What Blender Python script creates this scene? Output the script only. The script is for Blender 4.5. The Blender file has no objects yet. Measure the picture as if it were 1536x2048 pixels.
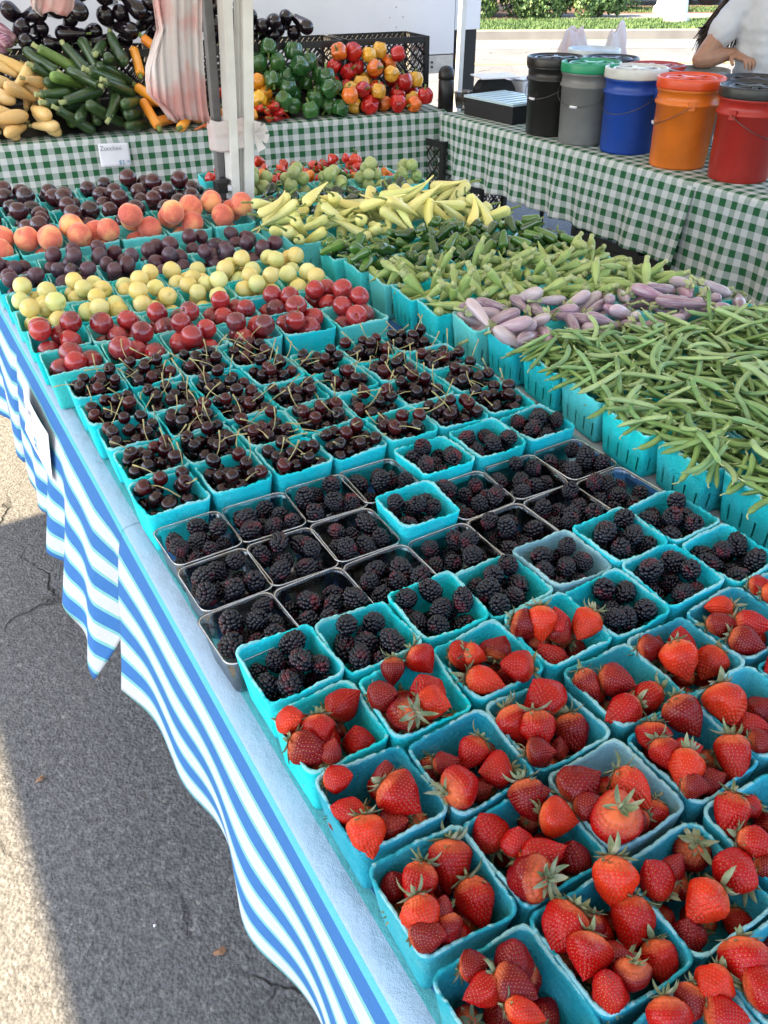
import bpy, bmesh, math, random
import numpy as np
from mathutils import Vector, Matrix, Euler
R = math.radians
random.seed(7); rng = np.random.default_rng(7)
scene = bpy.context.scene
COL = scene.collection

# ------------------------------------------------------------------ camera
CAM = Vector((-0.2229, -0.3174, 1.6073))
YAW, PITCH, ROLL, FPX = R(30.01), R(34.573), R(-0.326), 1674.4
cf = Vector((math.sin(YAW) * math.cos(PITCH), math.cos(YAW) * math.cos(PITCH), -math.sin(PITCH)))
r0 = Vector((math.cos(YAW), -math.sin(YAW), 0)); u0 = r0.cross(cf)
cr = math.cos(ROLL) * r0 + math.sin(ROLL) * u0
cu = -math.sin(ROLL) * r0 + math.cos(ROLL) * u0
cam = bpy.data.cameras.new('camera'); camo = bpy.data.objects.new('camera', cam); COL.objects.link(camo)
cam.sensor_fit = 'VERTICAL'; cam.sensor_height = 24; cam.lens = FPX / 2048 * 24
cam.clip_start = 0.05; cam.clip_end = 500
camo.matrix_world = Matrix(((cr.x, cu.x, -cf.x, CAM.x), (cr.y, cu.y, -cf.y, CAM.y), (cr.z, cu.z, -cf.z, CAM.z), (0, 0, 0, 1)))
scene.camera = camo
def ray(px, py):
    return (cf + cr * ((px - 768) / FPX) - cu * ((py - 1024) / FPX))
def at(px, py, z=None, x=None, y=None):      # a point of the place measured in the photograph
    d = ray(px, py)
    t = (z - CAM.z) / d.z if z is not None else ((x - CAM.x) / d.x if x is not None else (y - CAM.y) / d.y)
    return CAM + d * t
def pxpm(p):
    return FPX / ((p - CAM).dot(cf))

# ------------------------------------------------------------------ sky, sun, exposure
SUNV = Vector((-0.70, 0.11, 1.0)).normalized()
elev = math.asin(SUNV.z); azim = math.atan2(SUNV.x, SUNV.y)
w = bpy.data.worlds.new('World'); scene.world = w; w.use_nodes = True
nt = w.node_tree; bg = nt.nodes['Background']; sky = nt.nodes.new('ShaderNodeTexSky')
sky.sky_type = 'NISHITA'; sky.sun_disc = False; sky.sun_elevation = elev; sky.sun_rotation = azim
sky.air_density = 1.0; sky.dust_density = 2.0; sky.ozone_density = 1.0
nt.links.new(sky.outputs[0], bg.inputs[0]); bg.inputs[1].default_value = 0.15
sl = bpy.data.lights.new('sun', 'SUN'); sl.energy = 5.0; sl.angle = R(0.9); sl.color = (1.0, 0.79, 0.50)
so = bpy.data.objects.new('sun', sl); COL.objects.link(so)
so.rotation_euler = (-SUNV).to_track_quat('-Z', 'Y').to_euler()
vs = scene.view_settings
vs.view_transform = 'Standard'; vs.look = 'None'; vs.gamma = 1; vs.exposure = 2.5
scene.render.resolution_x = 768; scene.render.resolution_y = 1024
scene.cycles.max_bounces = 8; scene.cycles.transparent_max_bounces = 40

# ------------------------------------------------------------------ helpers
LABELS = {}
def tag(o, label=None, cat=None, group=None, kind=None):
    if label: o['label'] = label
    if cat: o['category'] = cat
    if group: o['group'] = group
    if kind: o['kind'] = kind
    return o
class MB:
    def __init__(s): s.v = []; s.f = []; s.m = []; s.uv = []; s.mi = 0
    def add(s, vs_, fs, uvs=None):
        b = len(s.v); s.v += [tuple(p) for p in vs_]
        for k, f in enumerate(fs):
            s.f.append([i + b for i in f]); s.m.append(s.mi)
            s.uv.append(uvs[k] if uvs else [(0, 0)] * len(f))
    def box(s, c, d, rz=0, rot=None):
        x, y, z = d[0] / 2, d[1] / 2, d[2] / 2
        M = rot if rot is not None else Matrix.Rotation(rz, 3, 'Z')
        P = [Vector(c) + M @ Vector((a * x, b * y, e * z)) for a in (-1, 1) for b in (-1, 1) for e in (-1, 1)]
        s.add(P, [(0, 1, 3, 2), (4, 6, 7, 5), (0, 4, 5, 1), (2, 3, 7, 6), (0, 2, 6, 4), (1, 5, 7, 3)])
    def tube(s, pts, rad, n=8, cap=True, flat=1.0):
        pts = [Vector(p) for p in pts]; m = len(pts)
        rads = rad if isinstance(rad, (list, tuple)) else [rad] * m
        V = []; up = Vector((0, 0, 1))
        t0 = (pts[1] - pts[0]).normalized()
        a = t0.cross(up); a = a.normalized() if a.length > 1e-3 else Vector((1, 0, 0))
        for i, p in enumerate(pts):
            t = (pts[min(i + 1, m - 1)] - pts[max(i - 1, 0)]).normalized()
            a = (a - t * a.dot(t)).normalized(); b = t.cross(a)
            for k in range(n):
                g = 2 * math.pi * k / n
                V.append(p + (a * math.cos(g) + b * math.sin(g) * flat) * rads[i])
        F = [(i * n + k, i * n + (k + 1) % n, (i + 1) * n + (k + 1) % n, (i + 1) * n + k) for i in range(m - 1) for k in range(n)]
        if cap: F += [tuple(range(n))[::-1], tuple(range((m - 1) * n, m * n))]
        s.add(V, F)
    def lathe(s, prof, n=48, c=(0, 0, 0), close=True):
        V = []; c = Vector(c)
        for (r, z) in prof:
            for k in range(n):
                g = 2 * math.pi * k / n; V.append(c + Vector((r * math.cos(g), r * math.sin(g), z)))
        m = len(prof)
        F = [(i * n + k, i * n + (k + 1) % n, (i + 1) * n + (k + 1) % n, (i + 1) * n + k) for i in range(m - 1) for k in range(n)]
        if close: F += [tuple(range(n))[::-1], tuple(range((m - 1) * n, m * n))]
        s.add(V, F)
    def mesh(s, name, mats, smooth=True):
        me = bpy.data.meshes.new(name); me.from_pydata(s.v, [], s.f); me.update()
        for m in (mats if isinstance(mats, (list, tuple)) else [mats]): me.materials.append(m)
        me.polygons.foreach_set('material_index', s.m)
        uvl = me.uv_layers.new(name='UVMap')
        uvl.data.foreach_set('uv', [c for f in s.uv for p in f for c in p])
        me.polygons.foreach_set('use_smooth', [smooth] * len(s.f)); me.update()
        return me
def link(name, me, parent=None, loc=None, rz=0, color=None):
    o = bpy.data.objects.new(name, me); COL.objects.link(o)
    if parent: o.parent = parent
    if loc is not None: o.location = loc
    if rz: o.rotation_euler = (0, 0, rz)
    if color: o.color = (*color, 1)
    return o
def empty(name, loc=(0, 0, 0), rz=0):
    o = bpy.data.objects.new(name, None); COL.objects.link(o); o.location = loc; o.rotation_euler = (0, 0, rz)
    o.empty_display_size = .05
    return o
ORD = ['first', 'second', 'third', 'fourth', 'fifth', 'sixth', 'seventh', 'eighth', 'ninth', 'tenth', 'eleventh', 'twelfth', 'thirteenth', 'fourteenth', 'fifteenth', 'sixteenth', 'seventeenth', 'eighteenth', 'nineteenth', 'twentieth', 'twenty-first']

# ------------------------------------------------------------------ materials
def newmat(name):
    m = bpy.data.materials.new(name); m.use_nodes = True
    n = m.node_tree.nodes; return m, n, m.node_tree.links, n['Principled BSDF']
def rgb(h):
    h = h.lstrip('#'); c = [int(h[i:i + 2], 16) / 255 for i in (0, 2, 4)]
    return tuple(x / 12.92 if x <= .04045 else ((x + .055) / 1.055) ** 2.4 for x in c)
def sock(n, L, v, s):
    if hasattr(v, 'is_linked') or hasattr(v, 'links'): L.new(v, s)
    else: s.default_value = v if not isinstance(v, tuple) else (*v, 1)[:4]
def mixc(n, L, f, a, b, mode='MIX'):
    x = n.new('ShaderNodeMix'); x.data_type = 'RGBA'; x.blend_type = mode
    sock(n, L, f, x.inputs[0]); sock(n, L, a, x.inputs[6]); sock(n, L, b, x.inputs[7]); return x.outputs[2]
def math_(n, L, op, a, b=0.0, c=0.0):
    x = n.new('ShaderNodeMath'); x.operation = op
    for i, v in enumerate((a, b, c)):
        if hasattr(v, 'links'): L.new(v, x.inputs[i])
        else: x.inputs[i].default_value = v
    return x.outputs[0]
def ramp(n, L, f, stops, interp='LINEAR'):
    x = n.new('ShaderNodeValToRGB'); x.color_ramp.interpolation = interp; e = x.color_ramp.elements
    while len(e) < len(stops): e.new(0.5)
    for i, (p, c) in enumerate(stops):
        e[i].position = p; e[i].color = (c, c, c, 1) if not isinstance(c, tuple) else (*c, 1)[:4]
    L.new(f, x.inputs[0]); return x.outputs[0]
def noise(n, L, scale, detail=2, vec=None, rough=.5, off=None):
    x = n.new('ShaderNodeTexNoise'); x.inputs['Scale'].default_value = scale; x.inputs['Detail'].default_value = detail
    x.inputs['Roughness'].default_value = rough
    if vec is not None: L.new(vec, x.inputs['Vector'])
    return x.outputs['Fac']
def bump(n, L, h, p, strength=.3, dist=.002):
    b = n.new('ShaderNodeBump'); b.inputs['Strength'].default_value = strength; b.inputs['Distance'].default_value = dist
    L.new(h, b.inputs['Height']); L.new(b.outputs[0], p.inputs['Normal'])
def obvec(n, L, off=True):       # object coordinates shifted by a random per object
    tc = n.new('ShaderNodeTexCoord'); oi = n.new('ShaderNodeObjectInfo')
    v = n.new('ShaderNodeVectorMath'); v.operation = 'ADD'; L.new(tc.outputs['Object'], v.inputs[0])
    s = n.new('ShaderNodeVectorMath'); s.operation = 'SCALE'; s.inputs[0].default_value = (3.1, 5.3, 7.7); L.new(oi.outputs['Random'], s.inputs['Scale'])
    L.new(s.outputs[0], v.inputs[1]); return v.outputs[0], oi, tc
def simple(name, col, rough=.5, metal=0, nscale=None, namt=.15, bs=0, bscale=200, bd=.001, spec=.5, coat=0, usecol=False, trans=0, sss=0):
    m, n, L, p = newmat(name)
    v, oi, tc = obvec(n, L)
    base = oi.outputs['Color'] if usecol else None
    c = base if base is not None else col
    if nscale:
        f = noise(n, L, nscale, 4, v)
        k = ramp(n, L, f, [(.3, 1 - namt), (.7, 1 + namt * .0 + 0.0)])
        c = mixc(n, L, 1.0, c, k, 'MULTIPLY')
    sock(n, L, c, p.inputs['Base Color'])
    p.inputs['Roughness'].default_value = rough; p.inputs['Metallic'].default_value = metal
    p.inputs['Specular IOR Level'].default_value = spec; p.inputs['Coat Weight'].default_value = coat; p.inputs['Coat Roughness'].default_value = .08
    if sss: p.inputs['Subsurface Weight'].default_value = sss; p.inputs['Subsurface Scale'].default_value = .004
    if bs: bump(n, L, noise(n, L, bscale, 4, v, .6), p, bs, bd)
    return m
M = {}
# pulp of the fruit baskets
m, n, L, p = newmat('pulp'); v, oi, tc = obvec(n, L)
f = noise(n, L, 30, 5, v, .6); c = mixc(n, L, ramp(n, L, f, [(.4, 0.0), (.85, .18)]), oi.outputs['Color'], (.30, .62, .62))
f2 = noise(n, L, 240, 3, v, .7); c = mixc(n, L, 1.0, c, ramp(n, L, f2, [(.3, .82), (.65, 1.0)]), 'MULTIPLY')
L.new(c, p.inputs['Base Color']); p.inputs['Roughness'].default_value = .88; p.inputs['Specular IOR Level'].default_value = .25
sg = n.new('ShaderNodeSeparateXYZ'); L.new(tc.outputs['Generated'], sg.inputs[0])
wr_ = math_(n, L, 'MULTIPLY', ramp(n, L, math_(n, L, 'ADD', sg.outputs[2], math_(n, L, 'MULTIPLY', noise(n, L, 90, 4, v, .7), .10)), [(.985, 0.0), (1.03, 1.0)]), .55)
c = mixc(n, L, wr_, c, (.40, .62, .60))
st_ = ramp(n, L, noise(n, L, 18, 3, v, .6), [(.62, 0.0), (.72, .35)]); c = mixc(n, L, st_, c, (.10, .30, .33))
L.new(c, p.inputs['Base Color'])
bump(n, L, math_(n, L, 'ADD', noise(n, L, 60, 5, v, .75), math_(n, L, 'MULTIPLY', f2, .7)), p, .8, .0026); M['pulp'] = m
# clear plastic
m, n, L, p = newmat('clear_plastic'); n.remove(p)
tr = n.new('ShaderNodeBsdfTransparent'); tr.inputs[0].default_value = (.985, .99, .99, 1)
gl = n.new('ShaderNodeBsdfGlossy'); gl.inputs['Roughness'].default_value = .06
fr = n.new('ShaderNodeFresnel'); fr.inputs[0].default_value = 1.5
mx = n.new('ShaderNodeMixShader'); L.new(math_(n, L, 'ADD', math_(n, L, 'MULTIPLY', fr.outputs[0], .8), .03), mx.inputs[0])
L.new(tr.outputs[0], mx.inputs[1]); L.new(gl.outputs[0], mx.inputs[2]); L.new(mx.outputs[0], n['Material Output'].inputs[0]); M['clear'] = m
m, n, L, p = newmat('clear_rim'); n.remove(p)
tr = n.new('ShaderNodeBsdfTransparent'); gl = n.new('ShaderNodeBsdfGlossy'); gl.inputs['Roughness'].default_value = .12; gl.inputs[0].default_value = (.9, .93, .95, 1)
mx = n.new('ShaderNodeMixShader'); mx.inputs[0].default_value = .42; L.new(tr.outputs[0], mx.inputs[1]); L.new(gl.outputs[0], mx.inputs[2]); L.new(mx.outputs[0], n['Material Output'].inputs[0]); M['clearrim'] = m
# strawberry flesh: colour of the object, paler towards the cap
m, n, L, p = newmat('strawberry_skin'); v, oi, tc = obvec(n, L)
uvs = n.new('ShaderNodeSeparateXYZ'); L.new(tc.outputs['UV'], uvs.inputs[0])
f = math_(n, L, 'ADD', uvs.outputs[1], math_(n, L, 'MULTIPLY', noise(n, L, 70, 3, v), .25))
c = mixc(n, L, ramp(n, L, f, [(.18, .75), (.38, 0.0)]), oi.outputs['Color'], (.66, .15, .05))
f = noise(n, L, 45, 3, v); c = mixc(n, L, ramp(n, L, f, [(.45, 0.0), (.75, .55)]), c, (.20, .004, .006))
f = noise(n, L, 22, 2, v); c = mixc(n, L, ramp(n, L, f, [(.55, 0.0), (.8, .5)]), c, (.42, .03, .012))
L.new(c, p.inputs['Base Color']); p.inputs['Roughness'].default_value = .30; p.inputs['Specular IOR Level'].default_value = .13; p.inputs['Coat Weight'].default_value = .14
p.inputs['Coat Roughness'].default_value = .06
p.inputs['Subsurface Weight'].default_value = .0; p.inputs['Subsurface Radius'].default_value = (1, .2, .1); p.inputs['Subsurface Scale'].default_value = .004
bump(n, L, noise(n, L, 500, 2, v), p, .12, .0006); M['straw'] = m
M['seed'] = simple('seed', (.50, .25, .05), .4, nscale=300, namt=.5)
m, n, L, p = newmat('cap_leaf'); v, oi, tc = obvec(n, L)
f = noise(n, L, 90, 3, v); L.new(ramp(n, L, f, [(.3, (.07, .10, .035)), (.5, (.16, .19, .09)), (.75, (.30, .28, .18))]), p.inputs['Base Color'])
p.inputs['Roughness'].default_value = .7; bump(n, L, noise(n, L, 500, 2, v), p, .4, .001); M['cap'] = m
M['drupe'] = None
m, n, L, p = newmat('blackberry_skin'); v, oi, tc = obvec(n, L)
f = noise(n, L, 55, 2, v); c = mixc(n, L, ramp(n, L, f, [(.56, 0.0), (.78, .8)]), (.0045, .0035, .007), (.12, .006, .012))
L.new(c, p.inputs['Base Color']); p.inputs['Roughness'].default_value = .15; p.inputs['Specular IOR Level'].default_value = .38; M['drupe'] = m
M['cherry'] = simple('cherry_skin', (1, 1, 1), .07, usecol=True, nscale=60, namt=.3, spec=.42, coat=0)
M['stem'] = simple('fruit_stem', (.44, .38, .16), .6, nscale=100, namt=.5)
def plummat(name, bloom, amt, rough, speck=0.0, speckc=(.8, .45, .35), coat=.15, alt=None, altamt=.0):
    m, n, L, p = newmat(name); v, oi, tc = obvec(n, L)
    c = oi.outputs['Color']
    if alt: c = mixc(n, L, ramp(n, L, noise(n, L, 16, 2, v), [(.42, 0.0), (.62, altamt)]), c, alt)
    fb = ramp(n, L, noise(n, L, 28, 5, v, .65), [(.42, 0.0), (.72, amt)])
    c = mixc(n, L, fb, c, bloom)
    if speck:
        vo = n.new('ShaderNodeTexVoronoi'); vo.inputs['Scale'].default_value = 420; L.new(v, vo.inputs['Vector'])
        c = mixc(n, L, ramp(n, L, vo.outputs['Distance'], [(.10, speck), (.2, 0.0)]), c, speckc)
    L.new(c, p.inputs['Base Color']); p.inputs['Coat Weight'].default_value = coat; p.inputs['Coat Roughness'].default_value = .15
    rr = math_(n, L, 'ADD', math_(n, L, 'MULTIPLY', fb, .5), rough); L.new(rr, p.inputs['Roughness'])
    bump(n, L, noise(n, L, 300, 2, v), p, .05, .0006)
    return m
M['redplum'] = plummat('red_plum_skin', (.40, .10, .11), .30, .18, .75, (.75, .33, .26), .25, (.42, .015, .010), .6)
M['yelplum'] = plummat('yellow_plum_skin', (.70, .66, .40), .4, .35, .25, (.5, .4, .12), .1, (.62, .42, .10), .45)
M['prune'] = plummat('purple_plum_skin', (.13, .10, .12), .55, .30, .2, (.25, .18, .2), .05, (.09, .012, .02), .5)
M['blackplum'] = plummat('black_plum_skin', (.10, .06, .07), .15, .18, .2, (.2, .1, .1), .35, (.075, .008, .012), .6)
m, n, L, p = newmat('peach_skin'); v, oi, tc = obvec(n, L)
f = noise(n, L, 13, 3, v, .55)
c = ramp(n, L, f, [(.30, (.86, .52, .20)), (.43, (.84, .32, .14)), (.54, (.70, .14, .09)), (.72, (.48, .06, .06))])
fine = noise(n, L, 220, 4, v, .7); c = mixc(n, L, ramp(n, L, fine, [(.4, 0.0), (.75, .3)]), c, (.85, .5, .2))
L.new(c, p.inputs['Base Color']); p.inputs['Roughness'].default_value = .75; p.inputs['Sheen Weight'].default_value = .5; p.inputs['Sheen Roughness'].default_value = .4; p.inputs['Sheen Tint'].default_value = (1, .8, .7, 1)
bump(n, L, fine, p, .12, .001); M['peach'] = m
def vegmat(name, rough, coat=0.0, streak=None, stramt=.5, ns=25, namt=.35, tint=None, tamt=.4, speck=None, ring=10, sp=.5):
    m, n, L, p = newmat(name); v, oi, tc = obvec(n, L)
    c = oi.outputs['Color']
    c = mixc(n, L, 1.0, c, ramp(n, L, noise(n, L, ns, 3, v), [(.3, 1 - namt), (.7, 1.0)]), 'MULTIPLY')
    if tint: c = mixc(n, L, ramp(n, L, noise(n, L, ns * .6, 2, v), [(.5, 0.0), (.75, tamt)]), c, tint)
    if streak:
        mp = n.new('ShaderNodeMapping'); mp.inputs['Scale'].default_value = (ring, 1.2, 1); L.new(tc.outputs['UV'], mp.inputs[0])
        ad = n.new('ShaderNodeVectorMath'); ad.operation = 'ADD'; L.new(mp.outputs[0], ad.inputs[0])
        sc = n.new('ShaderNodeVectorMath'); sc.operation = 'SCALE'; sc.inputs[0].default_value = (7, 3, 0); L.new(oi.outputs['Random'], sc.inputs['Scale']); L.new(sc.outputs[0], ad.inputs[1])
        c = mixc(n, L, ramp(n, L, noise(n, L, 2.2, 4, ad.outputs[0], .6), [(.42, 0.0), (.66, stramt)]), c, streak)
    if speck:
        vo = n.new('ShaderNodeTexVoronoi'); vo.inputs['Scale'].default_value = 260; L.new(v, vo.inputs['Vector'])
        c = mixc(n, L, ramp(n, L, vo.outputs['Distance'], [(.12, .7), (.25, 0.0)]), c, speck)
    L.new(c, p.inputs['Base Color']); p.inputs['Roughness'].default_value = rough; p.inputs['Coat Weight'].default_value = coat; p.inputs['Coat Roughness'].default_value = .12
    p.inputs['Specular IOR Level'].default_value = sp
    bump(n, L, noise(n, L, 180, 3, v), p, .12, .001)
    return m
M['bean'] = vegmat('bean_skin', .5, 0, ns=40, namt=.3, tint=(.26, .34, .09), tamt=.5)
M['okra'] = vegmat('okra_skin', .6, 0, (.42, .46, .16), .5, ns=30, ring=16)
M['fairy'] = vegmat('small_eggplant_skin', .28, .15, (.58, .52, .48), .42, ns=20, namt=.25, tint=(.48, .50, .36), tamt=.3, ring=10)
M['glossy'] = vegmat('pepper_skin', .2, .35, ns=30, namt=.3)
M['banana'] = vegmat('banana_pepper_skin', .38, .1, ns=30, namt=.1, tint=(.62, .62, .22), tamt=.5)
M['zuc'] = vegmat('zucchini_skin', .32, .1, (.09, .17, .04), .4, ns=25, speck=(.16, .24, .08), ring=14)
M['squash'] = vegmat('squash_skin', .38, .1, ns=20, namt=.12, tint=(.75, .42, .10), tamt=.5)
M['tomatillo'] = vegmat('tomatillo_skin', .4, .1, (.50, .52, .30), .5, ns=30, namt=.2, ring=8)
M['bigegg'] = vegmat('black_eggplant_skin', .14, .15, ns=20, namt=.3)
M['streggp'] = vegmat('striped_eggplant_skin', .25, .3, (.70, .55, .60), .8, ns=20, ring=14)
M['carrot'] = vegmat('carrot_skin', .55, 0, ns=60, namt=.3)
M['greenstem'] = simple('green_stem', (.20, .27, .06), .6, nscale=120, namt=.5)
M['palestem'] = simple('pale_stem', (.42, .47, .20), .6, nscale=120, namt=.4)
M['asphalt_d'] = None

# gingham and striped cloth
def cloth_uv(n): 
    tc = n.new('ShaderNodeTexCoord'); s = n.new('ShaderNodeSeparateXYZ'); return tc, s
m, n, L, p = newmat('gingham_cloth'); tc, s = cloth_uv(n); L.new(tc.outputs['UV'], s.inputs[0])
def band(o):
    fr_ = math_(n, L, 'FRACT', math_(n, L, 'MULTIPLY', o, 1 / .060)); return math_(n, L, 'GREATER_THAN', fr_, .5)
k = math_(n, L, 'MULTIPLY', math_(n, L, 'ADD', band(s.outputs[0]), band(s.outputs[1])), .5)
c = ramp(n, L, k, [(0, (.60, .62, .61)), (.25, (.32, .39, .35)), (.75, (.022, .115, .045))], 'CONSTANT')
weave = noise(n, L, 900, 1, tc.outputs['UV']); c = mixc(n, L, 1.0, c, ramp(n, L, weave, [(.3, .86), (.7, 1.0)]), 'MULTIPLY')
L.new(c, p.inputs['Base Color']); p.inputs['Roughness'].default_value = .85; p.inputs['Specular IOR Level'].default_value = .2
bump(n, L, math_(n, L, 'ADD', math_(n, L, 'MULTIPLY', noise(n, L, 9, 3, tc.outputs['UV']), 3.0), weave), p, .35, .004); M['gingham'] = m
m, n, L, p = newmat('striped_cloth'); tc, s = cloth_uv(n); L.new(tc.outputs['UV'], s.inputs[0])
vv = s.outputs[1]; P_ = .092
fr_ = math_(n, L, 'FRACT', math_(n, L, 'DIVIDE', math_(n, L, 'SUBTRACT', vv, .013), P_))
c = ramp(n, L, fr_, [(0, (.042, .145, .36)), (.40, (.17, .42, .40)), (.50, (.47, .48, .50)), (.90, (.17, .42, .40))], 'CONSTANT')
pale = math_(n, L, 'MULTIPLY', math_(n, L, 'GREATER_THAN', vv, -.042), math_(n, L, 'LESS_THAN', vv, .013))
core = math_(n, L, 'MULTIPLY', math_(n, L, 'GREATER_THAN', vv, -.028), math_(n, L, 'LESS_THAN', vv, .002))
c = mixc(n, L, pale, c, (.10, .40, .42)); c = mixc(n, L, core, c, (.32, .43, .53))
weave = noise(n, L, 700, 1, tc.outputs['UV']); c = mixc(n, L, 1.0, c, ramp(n, L, weave, [(.3, .84), (.7, 1.0)]), 'MULTIPLY')
L.new(c, p.inputs['Base Color']); p.inputs['Roughness'].default_value = .9; p.inputs['Specular IOR Level'].default_value = .15
bump(n, L, math_(n, L, 'ADD', math_(n, L, 'MULTIPLY', noise(n, L, 11, 6, tc.outputs['UV'], .65), 3.5), math_(n, L, 'MULTIPLY', weave, .15)), p, .55, .006); M['striped'] = m
# ground
m, n, L, p = newmat('asphalt'); tc = n.new('ShaderNodeTexCoord'); g = tc.outputs['Object']
f1 = noise(n, L, 55, 6, g, .78); f2 = noise(n, L, 1.3, 4, g); f3 = noise(n, L, 300, 2, g)
vo = n.new('ShaderNodeTexVoronoi'); vo.inputs['Scale'].default_value = 130; L.new(g, vo.inputs['Vector'])
c = ramp(n, L, f1, [(.33, (.055, .055, .056)), (.55, (.145, .145, .145)), (.74, (.30, .295, .285))])
c = mixc(n, L, 1.0, c, ramp(n, L, f2, [(.3, .72), (.7, 1.0)]), 'MULTIPLY')
c = mixc(n, L, ramp(n, L, vo.outputs['Color'], [(.90, 0.0), (.97, .5)]), c, (.34, .32, .29))
nd = n.new('ShaderNodeTexNoise'); nd.inputs['Scale'].default_value = 3; nd.inputs['Detail'].default_value = 5; L.new(g, nd.inputs['Vector'])
wa = n.new('ShaderNodeMix'); wa.data_type = 'VECTOR'; wa.inputs[0].default_value = .28; L.new(g, wa.inputs[4]); L.new(nd.outputs['Color'], wa.inputs[5])
v2 = n.new('ShaderNodeTexVoronoi'); v2.feature = 'DISTANCE_TO_EDGE'; v2.inputs['Scale'].default_value = 1.25; L.new(wa.outputs[1], v2.inputs['Vector'])
crk = ramp(n, L, v2.outputs['Distance'], [(0.002, 1.0), (.007, 0.0)])
crk = math_(n, L, 'MULTIPLY', crk, ramp(n, L, noise(n, L, 2.0, 2, g), [(.45, 0.0), (.55, 1.0)]))
c = mixc(n, L, math_(n, L, 'MULTIPLY', crk, .75), c, (.02, .02, .02))
L.new(c, p.inputs['Base Color']); p.inputs['Roughness'].default_value = .75; p.inputs['Specular IOR Level'].default_value = .35
h = math_(n, L, 'SUBTRACT', math_(n, L, 'ADD', f1, math_(n, L, 'MULTIPLY', vo.outputs['Distance'], -.6)), math_(n, L, 'MULTIPLY', crk, 1.5))
bump(n, L, h, p, .9, .007); M['asphalt'] = m
M['concrete'] = simple('concrete', (.17, .165, .155), .9, nscale=3, namt=.25, bs=.3, bscale=60, bd=.003)
M['road'] = simple('shade_band_and_paving', (.11, .13, .15), .85, nscale=2, namt=.2, bs=.4, bscale=80, bd=.004)  # blue-grey of the painted street shade; the paving shares it
M['yline'] = simple('yellow_paint', (.72, .60, .10), .7, nscale=8, namt=.3)
M['soil'] = simple('mulch', (.10, .06, .04), .95, nscale=9, namt=.5, bs=.8, bscale=40, bd=.02)
m, n, L, p = newmat('grass_blade'); tc = n.new('ShaderNodeTexCoord')
L.new(ramp(n, L, noise(n, L, 2.5, 4, tc.outputs['Object']), [(.3, (.04, .085, .02)), (.6, (.075, .135, .035)), (.8, (.14, .19, .06))]), p.inputs['Base Color']); p.inputs['Roughness'].default_value = .7; M['grass'] = m
m, n, L, p = newmat('bush_leaf'); v, oi, tc = obvec(n, L)
L.new(ramp(n, L, noise(n, L, 5, 4, v), [(.3, (.035, .075, .02)), (.55, (.07, .14, .035)), (.8, (.13, .20, .07))]), p.inputs['Base Color']); p.inputs['Roughness'].default_value = .55; M['leaf'] = m
M['bark'] = simple('bark', (.10, .07, .05), .9, nscale=20, namt=.4)
M['white_paint'] = simple('white_painted_metal', (.70, .69, .65), .42, nscale=14, namt=.16, bs=.08, bscale=30)
M['grey_metal'] = simple('grey_metal', (.17, .165, .165), .45, metal=.3, nscale=18, namt=.3)
M['trailer'] = simple('trailer_skin', (.66, .67, .69), .38, nscale=2.5, namt=.10, bs=.1, bscale=3, bd=.01)
M['alu'] = simple('aluminium', (.52, .50, .46), .42, metal=.6, nscale=12, namt=.3, bs=.2, bscale=40)
M['black'] = simple('black_plastic', (.018, .017, .017), .38, nscale=30, namt=.4, spec=.4)
M['blackmatte'] = simple('black_matte', (.012, .012, .013), .7, nscale=20, namt=.3)
M['rubber'] = simple('rubber', (.02, .02, .02), .8)
M['paper'] = simple('paper', (.74, .74, .78), .8, nscale=20, namt=.06)
M['ink_blue'] = simple('blue_ink', (.10, .25, .42), .8)
M['ink_grey'] = simple('grey_ink', (.25, .26, .30), .8)
M['steel'] = simple('steel_wire', (.12, .115, .11), .35, metal=.8)
M['bucket'] = simple('bucket_plastic', (1, 1, 1), .34, usecol=True, nscale=9, namt=.22, bs=.05, bscale=20, spec=.5)
M['redlens'] = simple('red_reflector', (.42, .03, .02), .3, nscale=90, namt=.4)
M['carpaint'] = simple('dark_car_paint', (.02, .02, .022), .25, coat=.8)
M['glassdark'] = simple('dark_window', (.02, .025, .03), .08)
M['tabletop'] = simple('table_plastic', (.55, .54, .50), .5, nscale=20, namt=.1)
m, n, L, p = newmat('plastic_film'); v, oi, tc = obvec(n, L)
f = noise(n, L, 7, 3, v); c = mixc(n, L, ramp(n, L, f, [(.45, 0.0), (.62, .65)]), (.92, .86, .84), (.86, .34, .30)); c = mixc(n, L, oi.outputs['Alpha'], (.82, .78, .76), c)
L.new(c, p.inputs['Base Color']); p.inputs['Roughness'].default_value = .35; p.inputs['Transmission Weight'].default_value = 0
tl = n.new('ShaderNodeBsdfTranslucent'); L.new(c, tl.inputs[0]); mx = n.new('ShaderNodeMixShader'); mx.inputs[0].default_value = .5
L.new(p.outputs[0], mx.inputs[1]); L.new(tl.outputs[0], mx.inputs[2]); L.new(mx.outputs[0], n['Material Output'].inputs[0]); M['film'] = m
m, n, L, p = newmat('canopy_fabric'); p.inputs['Base Color'].default_value = (.82, .82, .82, 1); p.inputs['Roughness'].default_value = .8
tl = n.new('ShaderNodeBsdfTranslucent'); tl.inputs[0].default_value = (.85, .84, .80, 1); mx = n.new('ShaderNodeMixShader'); mx.inputs[0].default_value = .10
L.new(p.outputs[0], mx.inputs[1]); L.new(tl.outputs[0], mx.inputs[2]); L.new(mx.outputs[0], n['Material Output'].inputs[0]); M['canopy'] = m
M['skin'] = simple('skin', (.36, .19, .125), .5, nscale=40, namt=.12, sss=.1, bs=.1, bscale=300)
M['nail'] = simple('nail', (.55, .33, .27), .3)
M['hair'] = simple('dark_brown_hair', (.035, .018, .010), .45, nscale=60, namt=.5)
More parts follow.
